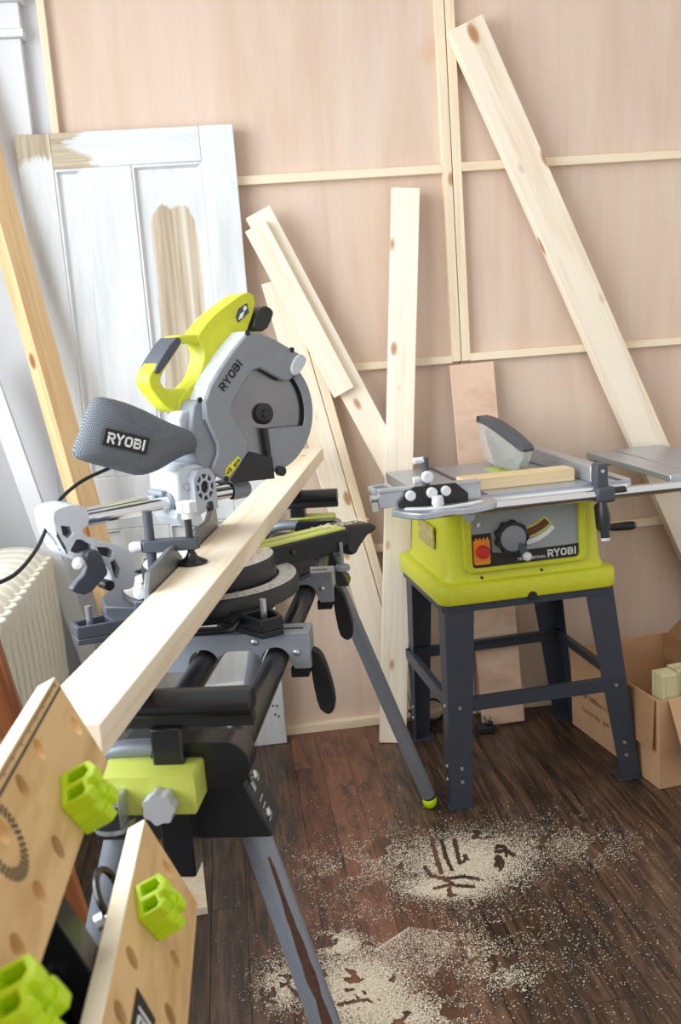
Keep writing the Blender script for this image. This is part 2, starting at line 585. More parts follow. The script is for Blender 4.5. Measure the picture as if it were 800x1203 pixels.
def rrect(x0, x1, y0, y1, r, n=5):
    out = []
    for cx, cy, a0 in ((x1 - r, y1 - r, 0), (x0 + r, y1 - r, 90), (x0 + r, y0 + r, 180), (x1 - r, y0 + r, 270)):
        for k in range(n + 1):
            a = rad(a0 + 90 * k / n)
            out.append((cx + r * math.cos(a), cy + r * math.sin(a)))
    return out


def circ(cx, cy, r, n=20, ry=None):
    ry = ry or r
    return [(cx + r * math.cos(2 * math.pi * k / n), cy + ry * math.sin(2 * math.pi * k / n)) for k in range(n)]


def smooth(pts, it=2):
    """Chaikin corner cutting of a closed outline"""
    for _ in range(it):
        q = []
        for i in range(len(pts)):
            a, b = pts[i - 1], pts[i]
            q += [(a[0] * .75 + b[0] * .25, a[1] * .75 + b[1] * .25), (a[0] * .25 + b[0] * .75, a[1] * .25 + b[1] * .75)]
        pts = q
    return pts


def curve(pts, n=8):
    """Catmull-Rom through 3D points"""
    P = [Vector(p) for p in pts]
    P = [P[0] * 2 - P[1]] + P + [P[-1] * 2 - P[-2]]
    out = []
    for i in range(1, len(P) - 2):
        for k in range(n):
            t = k / n
            a, b, c, d = P[i - 1:i + 3]
            out.append(.5 * ((2 * b) + (c - a) * t + (2 * a - 5 * b + 4 * c - d) * t * t + (3 * b - a - 3 * c + d) * t ** 3))
    return out + [P[-2]]


XZ = lambda u, v, w: Vector((u, w, v))     # plate standing in x-z, thickness along y
XY = lambda u, v, w: Vector((u, v, w))
YZ = lambda u, v, w: Vector((w, u, v))

GLYPH = {
    'R': (.8, [[(.1, 0), (.1, .68)], [(.0, .9), (.55, .9), (.7, .78), (.7, .56), (.55, .45), (.25, .45)], [(.4, .45), (.74, 0)]]),
    'Y': (.8, [[(.03, 1), (.37, .5)], [(.73, 1), (.39, .5), (.39, 0)]]),
    'O': (.86, [[(.25, .1), (.1, .25), (.1, .75), (.25, .9), (.6, .9), (.75, .75), (.75, .25), (.6, .1), (.25, .1)]]),
    'B': (.84, [[(.0, .9), (.55, .9), (.66, .8), (.66, .62), (.55, .52), (.28, .52)], [(.55, .52), (.7, .42), (.7, .2), (.58, .1), (.1, .1)], [(.1, .02), (.1, .68)]]),
    'I': (.24, [[(.12, 0), (.12, 1)]]),
}


def logo(fn, h, sw=.2, text='RYOBI', gap=.14):
    """raised lettering; fn(u,v) -> point, u along the word from 0, v up; centred on the word"""
    width = sum(GLYPH[c][0] for c in text) + gap * (len(text) - 1)
    b = B()
    x = -width / 2
    for ch in text:
        w, strokes = GLYPH[ch]
        for st in strokes:
            for (p, q) in zip(st, st[1:]):
                d = Vector((q[0] - p[0], q[1] - p[1]))
                L = d.length; d /= L
                nn = Vector((-d.y, d.x)) * sw / 2
                e = d * sw * .22
                P = Vector(p) - e; Q = Vector(q) + e
                b.add([fn((x + c.x) * h, (c.y - .5) * h) for c in (P - nn, Q - nn, Q + nn, P + nn)], [(0, 1, 2, 3)])
        x += w + gap
    return b


def text_b(s, size, fn):
    cu = bpy.data.curves.new('t', 'FONT')
    cu.body = s; cu.size = size; cu.align_x = 'CENTER'; cu.align_y = 'CENTER'; cu.resolution_u = 2
    o = bpy.data.objects.new('t', cu)
    col.objects.link(o)
    dg = bpy.context.evaluated_depsgraph_get()
    me = bpy.data.meshes.new_from_object(o.evaluated_get(dg))
    b = B().add([fn(v.co.x, v.co.y) for v in me.vertices], [tuple(p.vertices) for p in me.polygons])
    bpy.data.objects.remove(o); bpy.data.curves.remove(cu); bpy.data.meshes.remove(me)
    return b


def bar_matrix(p0, p1, xdir):
    """local Z along p0->p1, local X near xdir"""
    p0, p1 = Vector(p0), Vector(p1)
    z = (p1 - p0).normalized()
    x = Vector(xdir); x = (x - z * x.dot(z)).normalized()
    y = z.cross(x)
    m = Matrix((x, y, z)).transposed().to_4x4()
    m.translation = (p0 + p1) / 2
    return m, (p1 - p0).length


def timber(name, p0, p1, w, t, xdir, mat, label=None, cat='plank', parent=None, bevel=.002, group=None):
    """square-cut length of wood, w wide (along xdir), t thick"""
    m, L = bar_matrix(p0, p1, xdir)
    b = B().box(-w / 2, w / 2, -t / 2, t / 2, -L / 2, L / 2)
    o = mesh_obj(name, b, mat, None, bevel)
    o.matrix_world = m
    if parent: o.parent = parent
    if label: tag(o, label, cat, group)
    return o


# ================================================================== SETTING
WY = 3.315
# floor slab with single boards on it
fl = struct(mesh_obj('floor', B().box(-1.3, 2.6, -.6, 3.5, -.06, -.016), 'floor'))
bw = .088
mesh_unit = None
x = -1.3
while x < 2.6:
    y = -.6 - random.random() * 1.2
    while y < 3.5:
        L = random.uniform(1.1, 2.2)
        y0, y1 = max(y, -.6), min(y + L, 3.5)
        y += L
        if y1 - y0 < .02: continue
        b = B().box(-bw / 2 + .0003, bw / 2 - .0003, -(y1 - y0) / 2 + .0008, (y1 - y0) / 2 - .0008, -.016, 0)
        o = mesh_obj('floorboard', b, 'floor', None, .0006, seg=1)
        o.location = (x + bw / 2, (y0 + y1) / 2, 0)
        o.parent = fl
    x += bw

wall = struct(mesh_obj('wall_back', B().box(-1.25, 2.6, WY + .012, WY + .12, 0, 3.0), 'plaster'))


def wpart(name, x0, x1, y0, y1, z0, z1, mat, bevel=.0015):
    """box child of wall_back with grain along its longer side"""
    c = ((x0 + x1) / 2, (y0 + y1) / 2, (z0 + z1) / 2)
    if name == 'batten' and x1 - x0 > z1 - z0:
        b = B().box(-(z1 - z0) / 2, (z1 - z0) / 2, -(y1 - y0) / 2, (y1 - y0) / 2, -(x1 - x0) / 2, (x1 - x0) / 2)
        o = mesh_obj(name, b, mat, None, bevel)
        o.rotation_euler = (0, rad(90), 0)
    else:
        b = B().box(x0 - c[0], x1 - c[0], y0 - c[1], y1 - c[1], z0 - c[2], z1 - c[2])
        o = mesh_obj(name, b, mat, None, bevel)
    o.location = c
    o.parent = wall
    return o


for x0, x1, z0, z1 in ((-.455, .7865, 1.262, 3.0), (.7895, 2.01, 1.262, 3.0), (-.455, .7865, 0, 1.26), (.7895, 2.01, 0, 1.26), (2.012, 2.6, 0, 3.0)):
    wpart('plywood_panel', x0, x1, WY, WY + .012, z0, z1, 'ply', .001)
D = .028
wpart('batten', -.455, -.432, WY - D, WY, 1.27, 3.0, 'batten')
wpart('batten', .757, .7865, WY - D, WY, 1.25, 3.0, 'batten')
wpart('batten', .7895, .819, WY - D, WY, 1.25, 3.0, 'batten')
for z in (1.852, 2.47):
    wpart('batten', -.432, .757, WY - D, WY, z, z + .027, 'batten')
    wpart('batten', .819, 2.01, WY - D, WY, z + .003, z + .03, 'batten')
wpart('batten', -.455, .757, WY - D, WY, 1.245, 1.27, 'batten')
wpart('batten', .819, 2.01, WY - D, WY, 1.248, 1.273, 'batten')
for z0, z1 in ((.625, .652), (0, .03)):
    wpart('batten', -.455, .785, WY - D, WY, z0, z1, 'batten')
    wpart('batten', .788, 2.01, WY - D, WY, z0, z1, 'batten')

# white pilaster with capital beside the plywood
b = B().box(-.80, -.512, WY - .03, WY + .012, 0, 2.31)
b.box(-.82, -.50, WY - .045, WY + .012, 2.31, 2.335)
b.box(-.81, -.506, WY - .036, WY + .012, 2.335, 2.41)
b.box(-.83, -.495, WY - .055, WY + .012, 2.41, 2.44)
b.box(-.80, -.512, WY - .03, WY + .012, 2.44, 3.0)
struct(mesh_obj('trim_1', b, 'white', None, .003))
# left wall with its tall window (outside the frame; the daylight comes through it)
WX = -1.0
b = B().box(WX - .12, WX, -.6, 3.32, 0, .95).box(WX - .12, WX, -.6, 3.32, 2.75, 3.0)
b.box(WX - .12, WX, -.6, .35, .95, 2.75).box(WX - .12, WX, 2.85, 3.32, .95, 2.75)
wl = struct(mesh_obj('wall_left', b, 'plaster'))
win = struct(mesh_obj('window_1', B().box(WX - .09, WX - .03, .35, .41, .95, 2.75).box(WX - .09, WX - .03, 2.79, 2.85, .95, 2.75)
                      .box(WX - .09, WX - .03, .41, 2.79, .95, 1.01).box(WX - .09, WX - .03, .41, 2.79, 2.69, 2.75), 'white', None, .003))
mesh_obj('mullion', B().box(WX - .08, WX - .04, 1.58, 1.62, 1.01, 2.69), 'white', win, .003)
mesh_obj('window_sill', B().box(WX - .12, WX + .05, .32, 2.88, .925, .955), 'white', win, .004)

# ================================================================== LEANING DOOR
DX0, DX1, DH = -.562, .097, 2.03
dr = thing('panelled_door', 'old white panelled door with patches of stripped paint leaning on the plywood wall', 'door', ((DX0 + DX1) / 2, 3.225, 0))
dr.rotation_euler = (rad(-.75), 0, 0)
hw = (DX1 - DX0) / 2


def dpart(name, x0, x1, y0, y1, z0, z1, mat, bevel=.003):
    c = Vector(((x0 + x1) / 2, (y0 + y1) / 2, (z0 + z1) / 2))
    o = mesh_obj(name, B().box(x0 - c.x, x1 - c.x, y0 - c.y, y1 - c.y, z0 - c.z, z1 - c.z), mat, None, bevel)
    o.location = c
    o.parent = dr
    return o


st = .105
m0, m1 = -.085 - .04, .082 - .02  # centre muntin in door coordinates
m0, m1 = -.143, .008
ZT, ZM1, ZM0, ZB = 1.925, .97, .80, .22
dpart('stile', -hw, -hw + st, 0, .036, 0, DH, 'door_stile')
dpart('stile', hw - st, hw, 0, .036, 0, DH, 'door')
dpart('rail', -hw + st, hw - st, 0, .036, ZT, DH, 'door_rail')
dpart('rail', -hw + st, hw - st, 0, .036, ZM0, ZM1, 'door')
dpart('rail', -hw + st, hw - st, 0, .036, 0, ZB, 'door')
for z0, z1 in ((ZM1, ZT), (ZB, ZM0)):
    dpart('muntin', m0, m1, 0, .036, z0, z1, 'door')
for k, (x0, x1, z0, z1) in enumerate(((-hw + st, m0, ZM1, ZT), (m1, hw - st, ZM1, ZT), (-hw + st, m0, ZB, ZM0), (m1, hw - st, ZB, ZM0))):
    dpart('panel', x0, x1, .016, .026, z0, z1, 'door_panel' if k == 1 else 'door', .001)
    g = .014
    prof = lambda w: [(x0 + w, z0 + w), (x1 - w, z0 + w), (x1 - w, z1 - w), (x0 + w, z1 - w)]
    b = B()
    b.loft([[Vector((x, yy, z)) for x, z in prof(w)] for w, yy in ((0, .016), (0, .004), (g * .5, .002), (g, .016))], False)
    mesh_obj('moulding', b, 'door', dr)
b = B()
for k in range(7):
    b.lathe((hw - .05 + random.uniform(-.02, .03), .0015, .06 + .1 * random.random()), (0, -1, 0), [(.005, 0), (.0045, .002)], 8)
pieces('paint_chip', b, 'grey_print', dr)

# ================================================================== LEANING TIMBER
# upright length in the middle
pb = on(463, 868, (0, 0, 0), (0, 0, 1)); ptp = on(476, 222, (0, 3.27, 0), (0, 1, 0))
timber('timber_post', (pb.x - .008, 3.140, .0), (ptp.x, 3.266, ptp.z), .090, .038, (1, -.1, 0), 'pine', 'pale pine length standing upright between the two saws', 'plank')
# long knotty plank leaning across the right of the wall
a = on(545, 29, (0, 3.264, 0), (0, 1, 0)); c = on(772, 548, (0, 3.258, 0), (0, 1, 0))
dv = (c - a).normalized(); e = a + dv * (a.z / -dv.z)
timber('timber_plank', e + Vector((0, 0, .012)), a, .118, .044, (1, 0, 0), 'pine_knotty', 'long knotty pine plank leaning diagonally behind the table saw', 'plank')
# pair of diagonal boards, the short one nailed over the longer
a1 = on(300, 266, (0, 3.211, 0), (0, 1, 0)); c1 = on(404, 461, (0, 3.211, 0), (0, 1, 0))
dv = (c1 - a1).normalized()
n_ = dv.cross(Vector((0, -1, 0)))
timber('timber_board', c1, a1, .072, .026, (dv.z, 0, -dv.x), 'pine', 'short nail-marked board lying on top of a longer slanting one', 'plank')
a2 = a1 + Vector((.012, .027, .045)); e2 = a2 + dv * ((a2.z - .045) / -dv.z)
timber('timber_board', e2, a2, .085, .026, (dv.z, 0, -dv.x), 'pine', 'slanting board running down behind the upright pine length', 'plank')
# wide pale board and moulding strip behind the mitre saw
a3 = on(322, 330, (0, 3.272, 0), (0, 1, 0)); c3 = on(440, 735, (0, 3.272, 0), (0, 1, 0))
dv3 = (c3 - a3).normalized()
e3 = a3 + dv3 * ((a3.z - .02) / -dv3.z)
timber('timber_board', e3, a3, .085, .020, (-dv3.z, 0, dv3.x), 'pine', 'wide pale board leaning steeply on the wall behind the mitre saw', 'plank')
sh = Vector((-dv3.z, 0, dv3.x)) * .060
mo = timber('moulding_strip', e3 + sh, a3 + sh - dv3 * .03, .030, .022, (-dv3.z, 0, dv3.x), 'batten', 'narrow moulded strip leaning beside the wide pale board', 'moulding')
# tall timber by the door, white-lit face and warm side
a4 = Vector((-.742, 3.235, 2.62)); e4 = Vector((-.318, 3.02, .012))
timber('timber_length', e4, a4, .05, .082, (.77, -.64, 0), 'pine_side', 'tall warm-coloured timber leaning over the left side of the white door', 'plank')
a5 = on(-20, 425, (0, 3.13, 0), (0, 1, 0)); c5 = on(100, 760, (0, 3.12, 0), (0, 1, 0))
dv = (c5 - a5).normalized(); e5 = a5 + dv * ((a5.z - .02) / -dv.z)
timber('white_board', e5, a5, .055, .022, (1, 0, .2), 'white', 'white painted strip leaning beside the radiator', 'plank')
# reddish boards in front of the radiator
for q0, q1, w, yy, lab in (((-44, 690), (20, 885), .07, 2.02, 'taller reddish-brown board leaning in front of the cream radiator'), ((-54, 752), (4, 915), .05, 1.93, 'lower reddish-brown board leaning in front of the taller reddish one')):
    a6 = on(*q0, (0, yy, 0), (0, 1, 0)); c6 = on(*q1, (0, yy - .05, 0), (0, 1, 0))
    dv = (c6 - a6).normalized(); e6 = a6 + dv * ((a6.z - .02) / -dv.z)
    timber('leaning_board', e6, a6, w, .03, (1, 0, .2), 'redwood', lab, 'plank')
# plywood offcut behind the table saw
pt0 = on(552, 427, (0, 3.277, 0), (0, 1, 0))
timber('plywood_offcut', (.845, 3.165, .006), (pt0.x + .005, 3.277, pt0.z), .150, .010, (1, 0, 0), 'offcut_ply', 'thin pinkish plywood offcut leaning on the wall behind the table saw', 'board')
# offcut on the floor under the stand
b = B().plate([(-.035, -.16), (.03, -.16), (.03, .16), (.008, .17), (.0, .08), (-.02, .05), (-.035, .04)], XY, 0.0005, .020)
o = mesh_obj('timber_offcut', b, 'pine_board', None, .001)
o.location = (-.205, 2.42, 0); o.rotation_euler = (0, 0, rad(4))
tag(o, 'small pale wood offcut lying on the floor under the saw stand', 'offcut')

# ================================================================== RADIATOR
rd = thing('column_radiator', 'cream enamelled column radiator beside the left wall', 'radiator', (-.70, 2.62, 0))
N = 15
for k in range(N):
    yk = -.50 + k * .066
    loop = []
    pr = smooth([(-.12, .10), (.115, .10), (.13, .14), (.13, .74), (.085, .80), (.0, .81), (-.085, .80), (-.13, .74), (-.13, .14)], 2)
    b = B().plate(pr, lambda u, v, w: Vector((u, w, v)), yk - .021, yk + .021)
    for xx in (-.10, -.033, .033, .10):
        b.cyl((xx, yk, .12), (xx, yk, .77), .0275, seg=12)
    mesh_obj('section', b, 'radiator', rd, .016, seg=3)
for yy in (-.5, -.5 + (N - 1) * .066):
    b = B()
    for xx in (-.09, .09): b.lathe((xx, yy, 0), (0, 0, 1), [(.02, 0), (.016, .03), (.014, .13)], 12)
    pieces('foot', b, 'radiator', rd)

# ================================================================== CARTON
cb = thing('carton', 'open brown cardboard carton with printed side by the table saw legs', 'box', (CARTON.o.x, CARTON.o.y, 0), 8.6)
CW, CL, CH = .36, .525, .275
mesh_obj('side', B().box(0, .005, 0, CL, .001, CH), 'card', cb, .001)
mesh_obj('side', B().box(CW - .005, CW, 0, CL, .001, CH), 'card', cb, .001)
mesh_obj('side', B().box(.005, CW - .005, 0, .005, .001, CH), 'card', cb, .001)
mesh_obj('side', B().box(.005, CW - .005, CL - .005, CL, .001, CH), 'card', cb, .001)
mesh_obj('bottom', B().box(.005, CW - .005, .005, CL - .005, .001, .006), 'card_in', cb)
R_ = Matrix.Translation((.004, 0, CH)) @ Matrix.Rotation(rad(-7), 4, 'Y')
mesh_obj('flap', B().box(-.009, -.005, .012, .20, -.155, 0, Matrix.Translation((0, 0, CH)) @ Matrix.Rotation(rad(3), 4, 'Y')), 'card_in', cb, .001)
mesh_obj('flap', B().box(.03, CW - .01, -.004, 0, -.205, 0, Matrix.Translation((0, 0, CH)) @ Matrix.Rotation(rad(-28), 4, 'X')), 'card', cb, .001)
mesh_obj('flap', B().box(CW - .002, CW + .002, .02, CL - .02, 0, .13, Matrix.Translation((CW, 0, CH)) @ Matrix.Rotation(rad(50), 4, 'Y') @ Matrix.Translation((-CW, 0, 0))), 'card_in', cb, .001)
ctx = lambda y, z: (lambda u, v: Vector((-.0008, y - u, z + v)))
k2, k1 = CARTON.X(699, 842, 0), CARTON.X(706, 830, 0)
b = text_b('Carton No. 364', .027, ctx(k2.y, k2.z))
t1 = text_b('Ref 1000mm 1/2" x 20', .027, ctx(k1.y, k1.z))
mesh_obj('printed_text', b, 'brown_print', cb)
mesh_obj('printed_text', t1, 'brown_print', cb)
# offcuts standing in it


def block(name, x, y, w, d, h, z, tilt, mat, label):
    b = B().box(-w / 2, w / 2, -d / 2, d / 2, -h / 2, h / 2)
    o = mesh_obj(name, b, mat, None, .002)
    p = CARTON.o + CARTON.ex * x + CARTON.ey * y
    o.location = (p.x, p.y, z)
    o.rotation_euler = (rad(tilt[0]), rad(tilt[1]), rad(tilt[2] + 8.6))
    return tag(o, label, 'offcut')


block('timber_offcut', .052, .045, .052, .062, .33, .176, (0, 0, 0), 'treated', 'greenish treated timber offcut standing upright in the carton')
block('timber_offcut', .135, .06, .10, .06, .33, .178, (0, 0, 0), 'treated', 'wider treated timber offcut with pale top beside the upright one in the carton')

# ================================================================== TABLE SAW
ts = thing('table_saw', 'lime green table saw on a dark blue-grey steel stand', 'table saw', (TSAW.o.x, TSAW.o.y, 0), 4)


def lleg(sx, sy, bx, by, tx, ty):
    """angle-section leg, outer corner from (bx,by,0) to (tx,ty,.60)"""
    t = .004
    def prof(cx, cy, wx, wy, z):
        return [Vector((cx, cy, z)), Vector((cx - sx * wx, cy, z)), Vector((cx - sx * wx, cy - sy * t, z)), Vector((cx - sx * t, cy - sy * t, z)),
                Vector((cx - sx * t, cy - sy * wy, z)), Vector((cx, cy - sy * wy, z))]
    b = B().loft([prof(bx, by, .062, .05, 0.004), prof(tx, ty, .088, .07, .602)])
    o = mesh_obj('leg', b, 'navy', ts, .0015)
    mesh_obj('foot', B().box(min(bx, bx - sx * .066) - .004, max(bx, bx - sx * .066) + .004, min(by, by - sy * .05) - .003, max(by, by - sy * .05) + .003, 0, .006), 'navy', o, .001)
    b = B()
    f = lambda z: (bx + (tx - bx) * z / .6, by + (ty - by) * z / .6)
    for z in (.08, .12, .30):
        cx, cy = f(z)
        b.lathe((cx - sx * .035, cy + sy * .0005, z), (0, sy, 0), [(.006, 0), (.005, .003)], 10)
        b.lathe((cx + sx * .0005, cy - sy * .03, z), (sx, 0, 0), [(.006, 0), (.005, .003)], 10)
    pieces('bolt', b, 'steel', o)


lleg(-1, -1, -.300, -.278, -.278, -.24)
lleg(1, -1, .295, -.268, .232, -.24)
lleg(-1, 1, -.276, .262, -.270, .23)
lleg(1, 1, .300, .262, .232, .23)
for sy in (-1, 1):
    yy = -.2545 if sy < 0 else .242
    mesh_obj('stretcher', B().box(-.285, .258, min(yy, yy - sy * .004), max(yy, yy - sy * .004), .283, .322).box(-.285, .258, min(yy, yy - sy * .02), max(yy, yy - sy * .02), .319, .323), 'navy', ts, .001)
for xx in (-.2835, .2545):
    mesh_obj('stretcher', B().box(xx, xx + .004, -.25, .24, .283, .322).box(min(xx, xx + .004 if xx < 0 else xx - .016), max(xx + .02 if xx < 0 else xx + .004, xx), -.25, .24, .319, .323), 'navy', ts, .001)
b = B().plate(rrect(-.283, .237, -.243, .233, .02), XY, .578, .602, holes=[rrect(-.265, .22, -.225, .215, .02)])
mesh_obj('apron', b, 'navy', ts, .001)
# body of lime plastic
NB = 6


def rl(x0, x1, y0, y1, r, z): return [Vector((x, y, z)) for x, y in rrect(x0, x1, y0, y1, r, NB)]


b = B().loft([rl(-.290, .243, -.25, .24, .035, .602), rl(-.292, .245, -.252, .242, .035, .606), rl(-.291, .244, -.251, .241, .035, .652), rl(-.287, .240, -.247, .237, .035, .657),
              rl(-.266, .222, -.228, .22, .04, .660), rl(-.258, .214, -.222, .214, .04, .68), rl(-.246, .202, -.212, .204, .04, .868), rl(-.255, .21, -.22, .21, .04, .888)])
body = mesh_obj('body', b, 'lime', ts, .0, 50)
mesh_obj('cable_notch', B().cyl((-.02, -.2535, .6035), (-.02, -.20, .6035), .014, seg=16), 'black', ts)
mesh_obj('front_frame', B().plate(rrect(-.21, .155, .685, .872, .02), XZ, -.236, -.205, holes=[rrect(-.187, .134, .698, .862, .012)]), 'lime', ts, .003)
mesh_obj('side_vent', B().box(-.2635, -.2575, -.10, .06, .735, .80), 'sticker', ts, .001)
b = B()
for k in range(30):
    b.box(-.20 + k * .012, -.195 + k * .012, -.2385, -.235, .864, .871)
mesh_obj('vent_teeth', b, 'black', ts)
YP = -.225
mesh_obj('front_panel', B().plate(rrect(-.187, .134, .698, .862, .012), XZ, YP, -.205), 'grey_panel', ts)
b = B().plate([(-.187, .705), (-.18, .698), (.128, .698), (.134, .704), (.134, .736), (-.10, .7335), (-.125, .738), (-.128, .795), (-.187, .795)], XZ, YP - .0012, YP)
band = mesh_obj('panel_band', b, 'black', ts)
mesh_obj('logo_text', logo(lambda u, v: Vector((.083 + u, YP - .002, .7165 + v)), .021, .2), 'white_print', band)
mesh_obj('small_text', text_b('PROFESSIONAL', .0125, lambda u, v: Vector((-.008 + u, YP - .002, .709 + v))), 'white_print', band)
# slot with scale
arc = [(.105 * math.sin(rad(t)), .105 * math.cos(rad(t))) for t in range(0, 1)]
cs = [(-.035 + .02 * k, .772 + .0012 * k * k * .55 + .002 * k) for k in range(6)]


def ribbon(pts, w):
    up, dn = [], []
    for i, p in enumerate(pts):
        a = Vector(pts[max(0, i - 1)]); c = Vector(pts[min(len(pts) - 1, i + 1)])
        d = (c - a).normalized(); n = Vector((-d.y, d.x)) * w / 2
        up.append((p[0] + n.x, p[1] + n.y)); dn.append((p[0] - n.x, p[1] - n.y))
    return up + dn[::-1]


sl = [(-.045, .783), (-.02, .784), (.0, .789), (.02, .798), (.038, .810), (.045, .817)]
mesh_obj('slot_rim', B().plate(ribbon(sl, .034), XZ, YP - .002, YP), 'lime_paint', ts, .001)
mesh_obj('slot', B().plate(ribbon(sl[:-1] + [(.041, .813)], .022), XZ, YP - .0026, YP), 'slot', ts)
mesh_obj('angle_scale', B().plate(ribbon([(-.03, .757), (-.01, .757), (.015, .764), (.04, .777), (.06, .794)], .014), XZ, YP - .0012, YP), 'white_print', ts)
# hand wheel
kn = []
for k in range(64):
    a = 2 * math.pi * k / 64
    r = .046 + .0035 * math.cos(9 * a)
    kn.append((-.072 + r * math.cos(a), .779 + r * math.sin(a)))
kw = mesh_obj('handwheel', B().plate(kn, XZ, YP - .03, YP - .002), 'black', ts, .003)
mesh_obj('handwheel_face', B().lathe((-.072, YP - .03, .779), (0, -1, 0), [(.037, 0), (.037, .003), (.034, .005), (.0, .0055)], 32, False), 'grey', kw)
mesh_obj('crank_arm', B().plate(smooth([(-.06, .765), (-.045, .765), (-.03, .735), (-.035, .72), (-.055, .722)], 1), XZ, YP - .04, YP - .026), 'grey_dark', kw, .002)
mesh_obj('crank_knob', B().lathe((-.040, YP - .036, .727), (0, -1, 0), [(.006, 0), (.012, .008), (.013, .016), (.009, .024), (.0, .026)], 16, False), 'knob_white', kw)
sw = mesh_obj('switch_plate', B().plate(rrect(-.183, -.135, .708, .78, .006), XZ, YP - .012, YP - .001), 'orange', ts, .002)
mesh_obj('stop_button', B().lathe((-.158, YP - .012, .746), (0, -1, 0), [(.019, 0), (.019, .012), (.016, .018), (0, .019)], 24, False), 'red', sw)
b = B()
for k in range(4): b.box(-.178 + k * .011, -.173 + k * .011, YP - .0135, YP - .011, .768, .786)
pieces('switch_teeth', b, 'orange', sw)
mesh_obj('lock_button', B().lathe((-.193, YP - .004, .853), (0, -1, 0), [(.016, 0), (.016, .018), (.012, .022), (0, .022)], 20, False), 'grey_light', ts)
mesh_obj('panel_screw', B().lathe((-.165, YP, .822), (0, -1, 0), [(.007, 0), (.006, .006), (0, .006)], 14, False), 'steel', ts)
b = B()
for x_, z_ in ((-.16, .668), (.02, .67)): b.lathe((x_, -.225, z_), (0, -1, 0), [(.004, 0), (.004, .004), (0, .004)], 10, False)
pieces('body_screw', b, 'black', ts)
# crank on the right side
ck = mesh_obj('height_crank', B().lathe((.208, -.10, .775), (1, 0, 0), [(.018, 0), (.018, .045), (.044, .05), (.044, .066), (.03, .072), (0, .072)], 24, False), 'black', ts)
mesh_obj('crank_handle', B().lathe((.272, -.12, .745), (1, -.1, 0), [(.008, 0), (.012, .02), (.014, .07), (.012, .084), (0, .086)], 16, False), 'black', ck)
mesh_obj('crank_tip', B().lathe((.355, -.1283, .745), (1, -.1, 0), [(.010, 0), (.009, .008), (0, .009)], 14, False), 'grey', ck)

# table
TZ = .918
mesh_obj('table_top', B().plate(rrect(-.31, .275, -.285, .27, .012), XY, TZ - .03, TZ, holes=[rrect(-.02, .085, -.13, .16, .01)]), 'alu', ts, .002)
mesh_obj('throat_plate', B().plate(rrect(-.02, .085, -.13, .16, .01), XY, TZ - .006, TZ - .001, holes=[rrect(.028, .036, -.11, .13, .002)]), 'lime_paint', ts)
for xx in (-.16, .235):
    mesh_obj('mitre_slot', B().box(xx - .009, xx + .009, -.285, .27, TZ - .0005, TZ + .0006), 'grey_dark', ts)
mesh_obj('front_rail', B().cyl((-.33, -.312, .888), (.70, -.312, .888), .016, seg=16), 'chrome', ts)
mesh_obj('front_rail_channel', B().box(-.30, .262, -.305, -.283, .872, .912), 'alu', ts, .003)
mesh_obj('scale_strip', B().box(-.22, .25, -.3065, -.3045, .898, .909), 'white_print', ts)
mesh_obj('rear_rail', B().cyl((-.30, .28, .872), (.70, .28, .872), .012, seg=14), 'chrome', ts)
ext = mesh_obj('extension_table', B().box(.385, .47, -.295, .265, .898, TZ).box(.478, .66, -.295, .265, .898, TZ), 'alu', ts, .003)
mesh_obj('extension_groove', B().box(.469, .479, -.294, .264, .890, TZ - .006), 'grey_dark', ext)
b = B()
for yy, zz in ((-.312, .868), (.28, .858)): b.box(.41, .44, yy - .022, yy + .022, zz, .899)
pieces('extension_bracket', b, 'grey_paint', ext, .002)
# rip fence
fx0 = .150
fc = mesh_obj('rip_fence', B().box(fx0, fx0 + .04, -.285, .27, TZ + .001, .966), 'alu', ts, .003)
mesh_obj('fence_end', B().box(fx0 + .002, fx0 + .036, -.322, -.286, .898, .976), 'grey_dark', fc, .004)
mesh_obj('fence_clamp', B().box(fx0 - .004, fx0 + .05, -.338, -.29, .868, .912), 'grey_dark', fc, .008)
mesh_obj('fence_cam', B().cyl((fx0 + .05, -.315, .893), (fx0 + .088, -.315, .893), .013, seg=16), 'black', fc, .002)
mesh_obj('fence_screw', B().lathe((fx0 + .019, -.322, .955), (0, -1, 0), [(.006, 0), (.005, .003), (0, .003)], 12, False), 'steel', fc)
lh = B().lathe((fx0 + .010, -.335, .872), (0, -.15, -1), [(.010, 0), (.015, .02), (.0175, .05), (.012, .085), (.012, .1)], 16)
mesh_obj('fence_handle', lh, 'black', fc)
mesh_obj('handle_tip', B().lathe((fx0 + .010, -.3498, .7735), (0, -.15, -1), [(.0135, 0), (.012, .008), (0, .010)], 14, False), 'knob_white', fc)
# blade guard
gx = .032
G = [TSAW.X(u, v, gx) for u, v in ((566, 492), (572, 490), (592, 502), (612, 519), (621, 527), (619, 537), (613, 552), (586, 553), (575, 540), (567, 512))]
sp = [(p.y, max(p.z, TZ + .006)) for p in G]
gd = mesh_obj('guard_shell', B().plate(sp, YZ, gx - .014, gx + .014), 'clear', ts, .002)
spine = [(p.y, p.z) for p in [TSAW.X(u, v, gx) for u, v in ((564, 496), (566, 489), (574, 489), (594, 500), (614, 517), (622, 526), (620, 532), (608, 523), (590, 509), (572, 497))]]
mesh_obj('guard_spine', B().plate(smooth(spine, 1), YZ, gx - .017, gx + .017), 'grey_dark', gd, .002)
mesh_obj('guard_knob', B().cyl((gx - .02, G[0].y - .012, G[0].z + .004), (gx + .02, G[0].y - .012, G[0].z + .004), .008, seg=12), 'black', gd)
kc = B().plate([(.06, TZ - .004), (.14, TZ - .004), (.22, TZ + .07), (.235, TZ + .11), (.2, TZ + .12), (.13, TZ + .07)], YZ, gx - .001, gx + .001)
mesh_obj('riving_knife', kc, 'steel', ts)
bl = []
